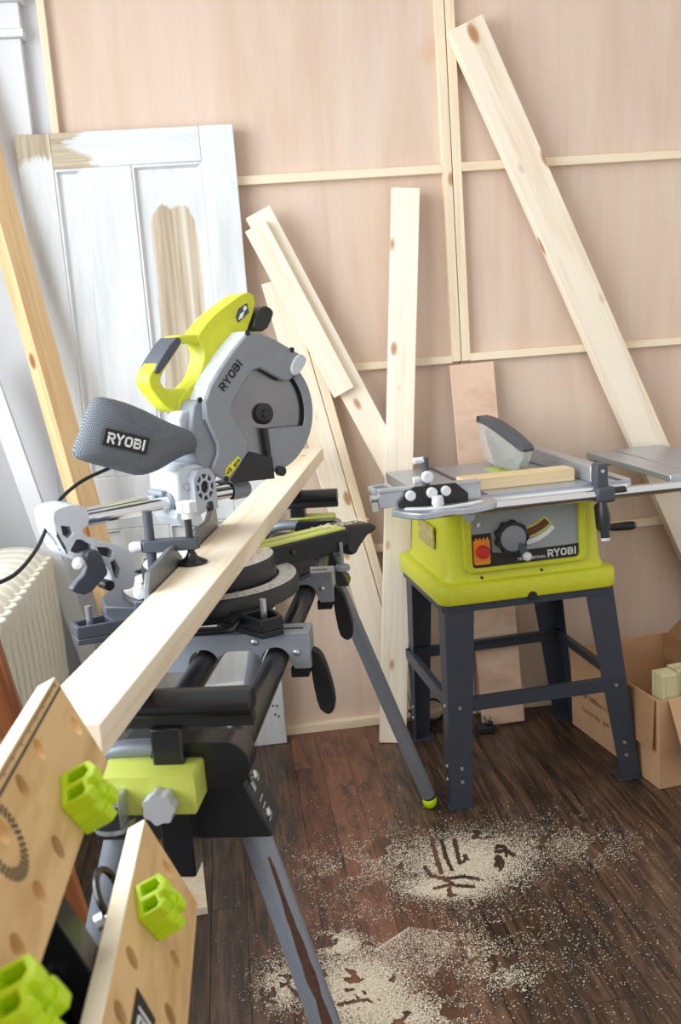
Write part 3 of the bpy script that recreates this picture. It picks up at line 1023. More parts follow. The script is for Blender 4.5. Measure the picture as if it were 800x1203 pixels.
for k in range(96):
    a = 2 * math.pi * k / 96
    r = .12 + (.004 if k % 4 == 0 else 0)
    bl.append((.0 + r * math.cos(a), TZ - .075 + r * math.sin(a)))
mesh_obj('saw_blade', B().plate(bl, YZ, gx - .0035, gx - .0015), 'steel', ts)
# mitre gauge on its sliding carriage at the left
mg = mesh_obj('mitre_gauge', B().plate(smooth([(-.455, -.33), (-.40, -.44), (-.36, -.455), (-.31, -.425), (-.26, -.445), (-.22, -.43), (-.16, -.40), (-.15, -.31), (-.30, -.30)], 1), XY, .900, .9175), 'alu', ts, .003)
mesh_obj('gauge_scale', B().plate(ribbon([(-.405, -.365), (-.36, -.392), (-.30, -.40), (-.24, -.392), (-.20, -.372)], .018), XY, .9176, .9205), 'white_print', mg)
b = B().box(-.47, -.19, -.345, -.325, .921, .968).box(-.47, -.19, -.349, -.321, .962, .972)
mesh_obj('gauge_fence', b, 'alu', mg, .002)
mesh_obj('gauge_plate', B().plate([(-.42, .919), (-.23, .919), (-.228, .94), (-.262, .972), (-.375, .972), (-.42, .935)], XZ, -.357, -.350), 'black', mg, .002)
mesh_obj('gauge_frame', B().plate([(-.48, -.33), (-.42, -.33), (-.42, -.24), (-.48, -.26)], XY, .958, .970, holes=[[(-.47, -.315), (-.432, -.315), (-.432, -.26), (-.47, -.27)]]), 'alu', mg, .001)
b = B()
for xx, zz, r in ((-.388, .951, .0135), (-.330, .953, .0145), (-.292, .954, .0135)):
    b.lathe((xx, -.357, zz), (0, -1, 0), [(r, 0), (r, .010), (r * .8, .013), (0, .013)], 18, False)
pieces('gauge_knob', b, 'knob_white', mg)
mesh_obj('gauge_handle', B().lathe((-.322, -.385, .921), (0, 0, 1), [(.013, 0), (.017, .006), (.015, .022), (.013, .026), (0, .026)], 10, False), 'knob_white', mg)
mesh_obj('gauge_post', B().cyl((-.338, -.34, .965), (-.338, -.34, 1.045), .010, seg=14), 'grey_dark', mg)
b = B().lathe((-.338, -.35, .995), (0, -1, 0), [(.016, 0), (.016, .012), (.012, .016), (0, .016)], 16, False)
b.lathe((-.342, -.34, 1.038), (-1, 0, 0), [(.009, 0), (.009, .026), (0, .027)], 12, False)
b.lathe((-.352, -.33, .985), (-1, 0, 0), [(.010, 0), (.010, .018), (0, .019)], 12, False)
pieces('post_knob', b, 'knob_white', mg)
mesh_obj('gauge_end_screw', B().cyl((-.49, -.335, .948), (-.47, -.335, .948), .010, seg=14).box(-.486, -.472, -.345, -.325, .915, .935), 'steel', mg)
# the timber being cut on it
o = mesh_obj('timber_workpiece', B().box(-.034, .034, -.018, .018, -.165, .165), 'pine_side', None, .002)
P = TSAW.o + TSAW.ex * (-.035) + TSAW.ey * (-.19)
o.location = (P.x, P.y, TZ + .0185)
o.rotation_euler = (rad(90), 0, rad(94))
MT_w = MT['pine_strip']
o.data.materials[0] = MT_w
tag(o, 'pale timber piece lying across the table saw top against its fence', 'plank')
# its cable and plug on the floor
pl = thing('power_cord', 'black power cable with plug on the floor under the table saw', 'cable', (.77, 3.12, 0))
c0 = Vector((.77, 3.12, 0))
pts = curve([Vector(p) - c0 for p in ((.71, 3.125, .008), (.66, 3.15, .006), (.58, 3.20, .006), (.54, 3.24, .03), (.56, 3.245, .07), (.62, 3.245, .09), (.66, 3.24, .05), (.60, 3.22, .008), (.55, 3.235, .04), (.57, 3.25, .12), (.63, 3.245, .14), (.67, 3.25, .09), (.65, 3.24, .02), (.58, 3.245, .01), (.53, 3.245, .06))])
mesh_obj('cable', B().sweep(pts, .0045, 8), 'rubber', pl)
mesh_obj('plug', B().box(-.03, .025, -.022, .022, .004, .03).box(.0, .025, -.015, .015, .03, .042), 'black', pl, .005)
b = B()
for xx, yy in ((.0, -.01), (.0, .01), (.018, 0)): b.box(xx - .003, xx + .003, yy - .003, yy + .003, .041, .058)
pieces('plug_pin', b, 'steel', pl)

# ================================================================== MITRE SAW STAND
sd = thing('saw_stand', 'folding mitre saw stand with black rails and grey splayed legs', 'saw stand', (STAND.o.x, STAND.o.y, 0), -12)
for xx in (-.065, .065):
    mesh_obj('rail', B().cyl((xx, -.66, .83), (xx, .66, .83), .021, seg=24), 'rail', sd)
legs = [(.088, -.61, .765, .325, -.74, 0), (.088, .61, .765, .30, .85, 0), (-.088, -.61, .765, -.30, -.76, 0), (-.088, .61, .765, -.30, .85, 0)]
for k, (x0, y0, z0, x1, y1, z1) in enumerate(legs):
    p0, p1 = Vector((x0, y0, z0)), Vector((x1, y1, z1))
    d = (p1 - p0).normalized()
    pe = p0 + d * ((z0 - .045) / -d.z)
    lg = mesh_obj('leg', B().cyl(p0, pe, .0205, seg=24), 'leg_grey', sd)
    mesh_obj('foot', B().cyl(pe - d * .002, pe + d * .015, .019, seg=16), 'black', lg)
    pf = pe + d * .013
    mesh_obj('foot_tip', B().ell(pf + Vector((0, 0, -.007)), .021, .021, .0245), 'lime_hi', lg)
    if k == 0:   # dark brown streak laid along the near leg
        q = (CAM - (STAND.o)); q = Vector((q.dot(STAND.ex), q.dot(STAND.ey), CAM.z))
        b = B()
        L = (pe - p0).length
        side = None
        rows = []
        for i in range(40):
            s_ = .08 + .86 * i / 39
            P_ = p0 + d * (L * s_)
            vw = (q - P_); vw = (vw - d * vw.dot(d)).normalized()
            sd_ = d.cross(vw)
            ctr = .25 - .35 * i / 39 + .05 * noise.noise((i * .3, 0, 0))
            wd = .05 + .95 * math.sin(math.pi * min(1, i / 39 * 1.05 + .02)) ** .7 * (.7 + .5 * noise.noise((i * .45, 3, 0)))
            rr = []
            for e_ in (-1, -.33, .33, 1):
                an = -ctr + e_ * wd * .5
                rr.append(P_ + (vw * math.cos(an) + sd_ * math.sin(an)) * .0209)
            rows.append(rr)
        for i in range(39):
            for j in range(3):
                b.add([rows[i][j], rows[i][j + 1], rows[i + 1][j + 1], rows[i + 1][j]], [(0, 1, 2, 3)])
        mesh_obj('brown_streak', b, 'streak_brown', lg)
# end housings that carry the legs
for e in (-1, 1):
    b = B().loft([[Vector((x, e * y, z)) for x, z in ((-.115, .752), (.128, .752), (.092, .846), (.06, .885), (-.07, .885), (-.10, .846))] for y in (.655, .58)])
    hs = mesh_obj('end_housing', b, 'black', sd, .004)
    st_ = [(.0, 0)]
    cap = []
    for k in range(13):
        a = rad(-90 + 180 * k / 12); cap.append((.085 + .032 * math.cos(a), .877 + .032 * math.sin(a)))
    for k in range(13):
        a = rad(90 + 180 * k / 12); cap.append((.0 + .012 * math.cos(a), .877 + .032 * math.sin(a)))
    mesh_obj('end_plate', B().plate(cap, XZ, e * .656, e * .700), 'black_gloss', hs, .006)
    mesh_obj('end_collar', B().sweep(curve([(.0, e * .685, .897), (-.05, e * .685, .896), (-.085, e * .685, .886), (-.10, e * .685, .868)], 5), .013, 12).cyl((-.095, e * .685, .868), (-.118, e * .685, .866), .017, seg=18), 'leg_grey', hs)
    mesh_obj('collar_pin', B().cyl((-.118, e * .685, .866), (-.145, e * .685, .864), .012, seg=18), 'steel', hs)
    b = B()
    for x_, z_ in ((.105, .775), (.092, .83)):
        b.lathe((x_ + .012, e * .632, z_), (1, 0, .38), [(.007, -.003), (.007, .004), (.004, .007)], 12)
    b.lathe((.0, e * .656, .80), (0, e, 0), [(.005, 0), (.004, .003)], 10)
    pieces('housing_bolt', b, 'steel', hs)
# sticker on the near housing's side
nrm = Vector((.094, 0, .036)).normalized()


def hside(y, s):   # point on the slanted right side of the near housing
    p = Vector((.128, y, .752)).lerp(Vector((.092, y, .846)), s)
    return p + nrm * .0008


b = B().add([hside(-.640, .62), hside(-.628, .62), hside(-.628, .76), hside(-.640, .76)], [(0, 1, 2, 3)])
for k in range(4):
    b.add([hside(-.640, .16 + .1 * k), hside(-.622 + .004 * (k % 2), .16 + .1 * k), hside(-.622 + .004 * (k % 2), .185 + .1 * k), hside(-.640, .185 + .1 * k)], [(0, 1, 2, 3)])
mesh_obj('warning_sticker', b, 'grey_cover', sd)
b = B().add([hside(-.612, .64), hside(-.602, .64), hside(-.602, .76), hside(-.612, .76)], [(0, 1, 2, 3)])
mesh_obj('green_sticker', b, 'lime', sd)

# mounting brackets under the saw
for yb in (-.182, .232):
    pr = [(-.20, .882), (.128, .882), (.128, .815), (.098, .815)]
    for xc in (.065, -.065):
        for k in range(13):
            a = rad(180 * k / 12)
            pr.append((xc + .0265 * math.cos(a), .83 + .0265 * math.sin(a)))
        if xc > 0: pr += [(.036, .842), (.02, .852), (-.02, .852), (-.036, .842)]
    pr += [(-.098, .815), (-.15, .815), (-.20, .835)]
    mb = mesh_obj('mount_bracket', B().plate(pr, XZ, yb - .003, yb + .055), 'grey_paint', sd, .002)
    mesh_obj('bracket_slot', B().box(.08, .115, yb + .02, yb + .028, .8815, .8826), 'black', mb)
    mesh_obj('bracket_pad', B().box(.090, .122, yb + .002, yb + .05, .797, .815), 'rubber', mb, .002)
    b = B()
    for xx, zz in ((.104, .846), (.03, .868), (-.13, .866)): b.lathe((xx, yb - .003, zz), (0, -1, 0), [(.006, 0), (.006, .003), (.003, .005)], 10)
    pieces('bracket_bolt', b, 'steel', mb)
    lv = [(.127, .845), (.140, .838), (.146, .815), (.150, .765), (.148, .735), (.140, .722), (.130, .722), (.121, .735), (.121, .79), (.123, .82)]
    lv = [(.134 + (x_ - .134) * 1.15 + (.845 - z_) * .12, z_) for x_, z_ in lv]
    mesh_obj('clamp_lever', B().plate(smooth(lv, 1), XZ, yb + .012, yb + .038), 'rubber', mb, .005)

# end supports (T bars), one beyond each end
for e, xb0, xb1, xp0, xc0, xc1, xk, xt in ((-1, -.11, .128, -.002, -.068, .058, .016, -.060), (1, -.12, .100, -.028, -.028, .088, .03, .056)):
    y0 = e * (.70 if e < 0 else .72)
    pf = [(-.018, .951), (.018, .951), (.021, .958), (.019, .970), (.012, .979), (.0, .982), (-.012, .979), (-.019, .970), (-.021, .958)]
    tb = mesh_obj('support_bar', B().plate(pf, lambda u, v, w: Vector((w, y0 + u, v)), xb0, xb1), 'black_gloss', sd, .0015)
    mesh_obj('support_flange', B().box(xb0, xb1, y0 - .009, y0 + .009, .934, .952), 'black', tb, .001)
    mesh_obj('support_post', B().box(xp0, xp0 + .040, y0 - .02, y0 + .02, .735, .938), 'black_gloss', sd, .003)
    zb0 = .840 if e < 0 else .862
    ya, yb_ = sorted((e * .752, e * .694))
    ck_ = mesh_obj('clamp_block', B().plate(rrect(xc0, xc1, zb0, zb0 + .050, .005), XZ, ya, yb_), 'lime_paint', sd, .002)
    kb = []
    for k in range(56):
        a = 2 * math.pi * k / 56
        r = .0195 + .0016 * math.cos(7 * a)
        kb.append((xk + r * math.cos(a), .857 + r * math.sin(a)))
    yk = e * .753
    kn_ = mesh_obj('clamp_knob', B().plate(kb, XZ, min(yk, yk + e * .02), max(yk, yk + e * .02)), 'knob_grey', ck_, .003)
    y1_, y2_ = sorted((e * .785, e * .60))
    et = mesh_obj('extension_tube', B().box(xt, xt + .032, y1_, y2_, .838, .876), 'alu', sd, .002)
    yc = e * .7855
    mesh_obj('tube_cap', B().box(xt + .001, xt + .031, min(yc, yc - e * .003), max(yc, yc - e * .003), .839, .868), 'rubber', et)
    mesh_obj('tube_saddle', B().lathe((xt + .016, e * .76, .825), (0, 0, 1), [(.012, 0), (.026, .006), (.026, .012)], 18), 'steel', et)

# ================================================================== BOARD ON THE SAW
d12 = Vector((math.sin(rad(12)), math.cos(rad(12)), 0)); p12 = Vector((math.cos(rad(12)), -math.sin(rad(12)), 0))
zc = .982 + .019
timber('timber_workpiece', d12 * .955 + p12 * -.4145 + Vector((0, 0, zc)), d12 * 3.13 + p12 * -.4145 + Vector((0, 0, zc)), .089, .038, p12, 'pine_board',
       'long pale pine board clamped across the mitre saw and its stand', 'plank', bevel=.0015)

# ================================================================== MITRE SAW
MZ = .882
ms = thing('mitre_saw', 'grey and lime sliding mitre saw with raised blade and dust bag', 'mitre saw', (BASE.o.x, BASE.o.y, MZ), -12)
# --- base casting (frame of the stand: x across the board, y along it)
b = B().plate(smooth([(-.21, -.10), (-.12, -.13), (.06, -.13), (.12, -.08), (.13, .0), (.12, .08), (.06, .13), (-.12, .13), (-.21, .10)], 1), XY, MZ, .905)
bs = mesh_obj('base_casting', b, 'black', ms, .004)
for (lx, ly, rz_) in ((.135, -.185, -52), (.135, .185, 52), (-.185, -.18, 215), (-.185, .18, 145)):
    c_, s_ = math.cos(rad(rz_)), math.sin(rad(rz_))
    tr = lambda u, v, w: Vector((lx + (u - .0) * c_ - v * s_, ly + u * s_ + v * c_, w))
    nm = 'grey_dark' if lx < 0 else 'black'
    lo = [(-.13, -.045), (.0, -.028), (.03, -.022), (.03, .022), (.0, .028), (-.13, .045)]
    lug = mesh_obj('mounting_lug', B().plate(lo, tr, MZ, .893).plate(lo, tr, .893, .916, holes=[[(-.035, -.024), (.005, -.019), (.022, -.015), (.022, .015), (.005, .019), (-.035, .024)]]), nm, ms, .002)
    mesh_obj('mounting_bolt', B().cyl((lx, ly, .893), (lx, ly, .945), .006, seg=12).lathe((lx, ly, .893), (0, 0, 1), [(.010, 0), (.010, .006), (.006, .007)], 6), 'steel', lug)
# wire work supports
for e in (-1, 1):
    y0, y1 = e * .13, e * .235
    pts = curve([(-.07, y0, .905), (-.07, y1 - e * .02, .905), (-.055, y1, .905), (.07, y1, .905), (.088, y1 - e * .02, .905), (.088, y0, .905)], 6)
    mesh_obj('wire_support', B().sweep(pts, .0055, 10), 'black_gloss', ms)
# turntable
tt = mesh_obj('scale_ring', B().lathe((0, 0, .905), (0, 0, 1), [(.165, 0), (.172, .004), (.172, .028), (.168, .033), (.12, .034)], 64, True), 'black', ms)
mesh_obj('scale_face', B().lathe((0, 0, .9392), (0, 0, 1), [(.168, 0), (.168, .0006), (.135, .0006), (.135, 0)], 64, False), 'scale_white', tt)
b = B()
for k in range(-12, 13):
    a = rad(k * 5)
    d0 = Vector((math.cos(a), math.sin(a), 0)); pn = Vector((-d0.y, d0.x, 0)) * .0007
    r0 = .150 if k % 3 == 0 else .157
    b.add([d0 * r0 - pn + Vector((0, 0, .9402)), d0 * .167 - pn + Vector((0, 0, .9402)), d0 * .167 + pn + Vector((0, 0, .9402)), d0 * r0 + pn + Vector((0, 0, .9402))], [(0, 1, 2, 3)])
mesh_obj('scale_marks', b, 'black_print', tt)
tb = mesh_obj('turntable', B().lathe((0, 0, .937), (0, 0, 1), [(.128, 0), (.130, .004), (.130, .038), (.127, .044), (.0, .0445)], 64, True), 'black', ms)
mesh_obj('turntable_top', B().lathe((0, 0, .9812), (0, 0, 1), [(.126, 0), (.125, .0007), (0, .0008)], 48, False), 'scale_white', tb)
# everything below turns with the 45 degree mitre: x along the cut, -y towards the viewer
A45 = 45
H = lambda name, b, mat, par=ms, bevel=0., ang=40, seg=2: mesh_obj(name, b, mat, par, bevel, ang, A45 if par is ms else 0., seg)
arm = H('mitre_arm', B().loft([[Vector((x, y, z)) for y, z in ((-.034, .979), (-.030, .925 + dz), (.030, .925 + dz), (.034, .979))] for x, dz in ((.08, 0), (.20, 0), (.30, .01), (.335, .02))]), 'black', ms, .004)
H('arm_gusset', B().plate([(.10, .935), (.24, .935), (.20, .905), (.10, .895)], XZ, -.032, .032), 'black', arm, .003)
H('kerf_plate', B().plate([(.05, -.028), (.325, -.030), (.325, .030), (.05, .028)], XY, .979, .983, holes=[[(.06, -.0035), (.31, -.0035), (.31, .0035), (.06, .0035)]]), 'lime_paint', arm)
H('kerf_slot', B().box(.06, .31, -.0034, .0034, .976, .9795), 'black_print', arm)
ah = H('arm_handle', B().plate([(.325, .985), (.40, .978), (.415, .970), (.41, .960), (.385, .952), (.365, .935), (.352, .92), (.335, .918), (.325, .93)], XZ, -.030, .030), 'black', arm, .007)
H('lock_screw', B().cyl((.305, -.035, .955), (.305, -.035, .905), .004, seg=10).lathe((.305, -.035, .895), (0, 0, 1), [(.016, 0), (.016, .008), (.012, .011)], 18), 'grey', arm)
H('arm_bolt', B().lathe((.18, -.033, .96), (0, -1, 0), [(.007, 0), (.006, .004), (0, .004)], 12, False), 'black_gloss', arm)
# fences along the board edge (stand-parallel)
F1 = [BASE.X(u, v, -.004) for u, v in ((174, 694), (176, 672), (199, 645), (205, 640), (207, 646), (213, 653))]
F2 = [BASE.X(u, v, -.004) for u, v in ((228, 640), (229, 622), (244, 612), (248, 598), (253, 597), (255, 611))]
for F_ in (F1, F2):
    pr = [(p.y, p.z) for p in F_]
    pr = [(pr[0][0] - .01, .984)] + pr + [(pr[-1][0] + .004, .984)]
    mesh_obj('fence', B().plate(pr, YZ, -.012, -.002), 'fence_grey', ms, .002)
mesh_obj('fence_foot', B().box(-.06, -.012, -.30, -.14, .95, .984), 'grey_dark', ms, .003)
mesh_obj('fence_support', B().box(-.075, -.016, -.36, .16, .925, .952), 'grey_dark', ms, .003)
mesh_obj('rear_casting', B().plate(smooth([(-.20, -.13), (-.08, -.15), (-.02, -.13), (-.02, .15), (-.2, .12)], 1), XY, .90, .93), 'grey_dark', ms, .003)
# hold-down clamp
pad = BASE.Z(226, 662, 1.02)
px, py = pad.x, pad.y
cx_, cy_ = BASE.Y(178, 650, py - .005).x, py - .005
cl = mesh_obj('hold_down_clamp', B().cyl((cx_, cy_, .955), (cx_, cy_, 1.118), .0085, seg=16), 'grey_dark', ms)
zz_ = BASE.Y(222, 638, py).z
arm_pts = [(cx_ - .016, cy_ - .012), (cx_ + .01, cy_ - .014), (px + .012, py - .010), (px + .018, py), (px + .012, py + .010), (cx_ + .01, cy_ + .014), (cx_ - .016, cy_ + .012)]
mesh_obj('clamp_arm', B().plate(smooth(arm_pts, 1), XY, zz_ - .010, zz_ + .010), 'grey_dark', cl, .003)
mesh_obj('clamp_spindle', B().cyl((px, py, 1.028), (px, py, 1.12), .0062, seg=14), 'black', cl)
mesh_obj('clamp_pad', B().lathe((px, py, 1.0205), (0, 0, 1), [(.027, 0), (.027, .003), (.014, .010), (.010, .014), (.007, .02)], 28), 'black_gloss', cl)
kb = []
for k in range(48):
    a = 2 * math.pi * k / 48
    kb.append((px + (.016 + .0022 * math.cos(6 * a)) * math.cos(a), py + (.016 + .0022 * math.cos(6 * a)) * math.sin(a)))
mesh_obj('clamp_handwheel', B().plate(kb, XY, 1.112, 1.130).cyl((px, py, 1.100), (px, py, 1.114), .010, seg=14), 'knob_white', cl, .002)
b = B().lathe((cx_ - .016, cy_ - .004, zz_), (-1, -.3, 0), [(.009, 0), (.010, .014), (.007, .02), (0, .021)], 14, False)
mesh_obj('clamp_lock_knob', b, 'knob_white', cl)
q = BASE.Y(170, 690, py - .05)
mesh_obj('fence_lock_knob', B().lathe((q.x, q.y - .02, q.z), (.15, -1, 0), [(.011, 0), (.012, .016), (.009, .024), (0, .025)], 14, False), 'knob_white', ms)

# --- slide: bridge arm, tubes, carriage (mitre frame)
def hp(px_list, y):      # pixels -> (x,z) in the plane y of the mitre frame
    return [(p.x, p.z) for p in [HEAD.Y(u, v, y) for u, v in px_list]]


ZT_ = 1.102
y_f = -.012
br_px = [(61, 604), (68, 597), (90, 592), (104, 598), (105, 617), (96, 622), (101, 630), (112, 636), (128, 637), (140, 641), (153, 647), (158, 660), (159, 688), (152, 693), (134, 693), (132, 678), (124, 662), (112, 656), (96, 660), (86, 658), (77, 650), (66, 628)]
br = smooth(hp(br_px, y_f), 1)
pk_px = ([(72, 618), (83, 619), (86, 627), (80, 633), (74, 628)], [(65, 628), (70, 630), (79, 645), (77, 649)], [(90, 634), (96, 634), (109, 641), (109, 647), (90, 651), (83, 647)], [(114, 643), (127, 643.5), (133, 648), (131, 656), (118, 652)], [(130, 661), (135, 657), (141, 668), (139, 681), (135, 679)])
pks = [hp(pk, y_f) for pk in pk_px]
sa = H('slide_bridge', B().plate(br, XZ, y_f, y_f + .026, holes=pks).plate(br, XZ, y_f + .026, y_f + .080), 'grey_light', ms, .0015)
for pk in pks:
    H('bridge_pocket', B().plate(pk, XZ, y_f + .018, y_f + .0265), 'grey_dark', sa)
for yy in (.012, .055):
    H('slide_tube', B().cyl((-.262, yy, ZT_ - .002), (.095, yy, ZT_ - .002), .0135, seg=24), 'chrome', ms)
H('tube_end_cap', B().lathe((.072, .012, ZT_ - .002), (1, 0, 0), [(.017, 0), (.019, .006), (.019, .034), (.014, .042), (0, .043)], 24, False).lathe((.072, .055, ZT_ - .002), (1, 0, 0), [(.017, 0), (.019, .006), (.019, .034), (.014, .042), (0, .043)], 24, False), 'grey', ms)
H('tube_collar', B().lathe((-.068, .012, ZT_ - .002), (1, 0, 0), [(.019, 0), (.019, .03)], 24).lathe((-.07, .055, ZT_ - .002), (1, 0, 0), [(.022, 0), (.022, .05)], 24), 'grey', ms)
# bevel lever on the bridge
yl = -.03
lp = hp([(100, 652), (108, 645), (118, 648), (123, 660), (128, 674), (120, 682), (104, 700), (86, 696), (85, 690), (104, 670)], yl)
lv_ = H('bevel_lever', B().plate(smooth(lp, 1), XZ, yl, yl + .018), 'grey_dark', ms, .004)
k_ = HEAD.Y(96, 660, yl)
H('lever_knob', B().lathe((k_.x, yl + .01, k_.z), (-.55, -1, 0), [(.008, 0), (.0105, .012), (.0105, .026), (.007, .032), (0, .033)], 16, False), 'knob_white', lv_)
k_ = HEAD.Y(129, 688, yl)
H('pivot_pin', B().cyl((k_.x, yl, k_.z), (k_.x, yl + .03, k_.z), .0095, seg=16), 'black', lv_)
# carriage + pivot housing
yc0 = -.028
cp = hp([(203, 556), (214, 546), (228, 545), (236, 548), (238, 600), (232, 604), (216, 603), (206, 592)], yc0 + .02)
cg = H('carriage', B().plate(cp, XZ, yc0 + .006, .085), 'grey_light', ms, .004)
H('carriage_foot', B().plate(hp([(210, 600), (236, 600), (240, 612), (234, 620), (214, 619), (208, 610)], yc0), XZ, yc0 + .004, .06), 'grey_light', cg, .003)
H('carriage_wing', B().plate(hp([(186, 577), (206, 574), (212, 580), (212, 602), (206, 606), (197, 600), (196, 586), (187, 583)], .03), XZ, .02, .075), 'grey', cg, .003)
H('carriage_screw', B().lathe((HEAD.Y(220, 572, yc0).x, yc0 + .006, HEAD.Y(220, 572, yc0).z), (0, -1, 0), [(.006, 0), (.006, .006), (0, .006)], 14, False), 'steel', cg)
pc0 = HEAD.Y(240, 572, yc0 - .012)
ow, oh = .0225, .030
ring = lambda k, n=8, off=22.5: [(pc0.x + ow * k * math.cos(rad(off + 360 * i / n)), pc0.z + oh * k * math.sin(rad(off + 360 * i / n))) for i in range(n)]
pock = []
for i in range(8):
    a_, c_2 = rad(22.5 + 45 * i + 6), rad(22.5 + 45 * i + 39)
    pock.append([(pc0.x + ow * r * math.cos(q), pc0.z + oh * r * math.sin(q)) for r, q in ((.56, a_ + .06), (.86, a_), (.86, c_2), (.56, c_2 - .06))])
body8 = [(pc0.x + .024 * sx_, pc0.z + z_) for sx_, z_ in ((-1, -.045), (1, -.045), (1, .018), (.55, .034), (-.55, .034), (-1, .018))]
pv = H('pivot_cover', B().plate(body8, XZ, yc0 - .016, yc0 + .006, holes=pock + [ring(.42)]), 'grey_cover', cg, .0008)
H('pivot_recess', B().plate(ring(.97), XZ, yc0 - .006, yc0 + .005), 'grey_dark', pv)
H('pivot_bore', B().plate(ring(.40), XZ, yc0 - .0075, yc0 - .0055), 'black', pv)
k_ = HEAD.Y(240, 594, yc0)
H('lock_knob', B().lathe((k_.x, yc0, k_.z), (.3, -1, 0), [(.010, 0), (.011, .012), (.009, .018), (0, .019)], 16, False), 'black', cg)

# --- saw head: lime body behind, grey guard in front
yg = -.030
yb0 = .030
body_px = [(173, 446), (176, 438), (184, 428), (207, 396), (214, 393), (236, 391), (246, 376), (256, 366), (283, 346), (292, 343), (299, 348), (300, 359), (293, 382), (284, 402), (262, 432), (240, 466), (226, 472), (224, 481), (206, 486), (196, 479), (178, 458)]
hole_px = [(215, 401), (228, 400), (238, 404), (241, 418), (238, 432), (231, 448), (222, 456), (199, 459), (188, 447), (190, 440), (210, 408)]
main_px = [(234, 391), (246, 376), (256, 366), (283, 346), (292, 343), (299, 348), (300, 359), (293, 382), (284, 402), (262, 432), (240, 466), (226, 472), (223, 482), (208, 484), (213, 466), (224, 454), (232, 447), (238, 432), (241, 418), (238, 406), (232, 399)]
ring_px = [(242, 393), (214, 393), (207, 396), (184, 428), (175, 440), (174, 450), (179, 459), (196, 479), (206, 486), (226, 481), (228, 466), (222, 456), (199, 459), (190, 452), (188, 444), (210, 409), (216, 402), (242, 404)]
H('handle_body', B().plate(smooth(hp(main_px, yb0), 1), XZ, yb0, yb0 + .055), 'lime', ms, .004, seg=3)
H('d_handle', B().plate(smooth(hp(ring_px, yb0 + .001), 1), XZ, yb0 + .001, yb0 + .054), 'lime', ms, .004, seg=3)
hd = [o for o in bpy.data.objects if o.name.startswith('handle_body')][0]
gp = hp([(206, 395), (213, 398), (212, 405), (190, 437), (184, 440), (181, 434)], yb0 - .003)
H('hand_grip', B().plate(smooth(gp, 1), XZ, yb0 - .004, yb0 + .059), 'grey_dark', hd, .006)
gp = hp([(280, 363), (290, 356), (292.5, 367), (280, 379), (277, 373)], yb0 - .001)
H('rating_label', B().plate(gp, XZ, yb0 - .0015, yb0), 'grey_dark', hd)
for pk in ([(282, 369), (287, 365.5), (285, 373), (280, 376)], [(285.5, 361), (289, 359), (290, 362.5), (286.5, 366)]):
    H('rating_text', B().plate(hp(pk, yb0 - .0015), XZ, yb0 - .0022, yb0 - .0015), 'white_print', hd)
mc = HEAD.Y(268, 392, .12)
H('motor_housing', B().lathe((mc.x, yb0 + .054, mc.z), (0, 1, 0), [(.050, 0), (.050, .09), (.042, .115), (.0, .118)], 32, False), 'grey_light', ms)
H('motor_collar', B().lathe((mc.x, yb0 + .05, mc.z), (0, 1, 0), [(.055, 0), (.055, .02), (.050, .022)], 32), 'lime', ms)
H('front_handle', B().plate(smooth(hp([(294, 388), (296, 376), (302, 363), (309, 359), (317, 364), (318, 371), (309, 390)], yb0), 1), XZ, yb0 - .01, yb0 + .03), 'black', ms, .006)
# rear arm piece joining guard and pivot
ap = hp([(226, 470), (241, 470), (258, 500), (262, 530), (250, 552), (236, 553), (228, 540), (224, 520), (222, 500)], yg + .02)
H('head_arm', B().plate(smooth(ap, 1), XZ, yg + .012, yb0 + .05), 'grey', ms, .004)
outer = [(293, 389), (307.5, 391.5), (324, 399), (341, 409), (356, 418), (358.5, 422), (353, 434), (345, 443), (341, 447), (334, 448), (320.6, 440.6), (306, 433), (298, 435), (287, 450), (274, 472.5), (272, 482), (275, 491), (292.5, 519), (291.5, 532.5), (270, 566), (264, 564), (248, 555), (256, 534), (256, 523), (243, 493), (241, 474), (248, 453), (259, 434), (274, 412)]
go = hp(outer, yg)
gd_ = H('upper_guard', B().plate(go, XZ, yg, yg + .010), 'grey', ms, .0035)
# rim of the guard running back over the blade
rim_in = hp([(356, 418), (341, 409), (324, 399), (307.5, 391.5), (293, 389), (274, 412), (259, 434), (248, 453), (241, 474), (243, 493)], yg)
b = B()
for (x0, z0), (x1, z1) in zip(rim_in, rim_in[1:]):
    cxx, czz = .157, 1.244
    sc = lambda x, z, k: (cxx + (x - cxx) * k, czz + (z - czz) * k)
    A0, A1 = (x0, z0), (x1, z1)
    I0, I1 = sc(x0, z0, .95), sc(x1, z1, .95)
    for (P0, P1) in ((A0, A1), (I0, I1)):
        pass
    vs = [Vector((x, y, z)) for y in (yg + .009, yb0 + .004) for (x, z) in (A0, A1, I1, I0)]
    b.add(vs, [(0, 1, 2, 3), (4, 7, 6, 5), (0, 4, 5, 1), (1, 5, 6, 2), (2, 6, 7, 3), (3, 7, 4, 0)])
H('guard_rim', b, 'grey_light', gd_)
H('guard_back', B().plate(hp([(293, 389), (324, 399), (356, 418), (340, 447), (300, 480), (270, 566), (248, 555), (243, 493), (241, 474), (259, 434)], yg), XZ, yb0 - .008, yb0 + .004), 'grey_dark', gd_)
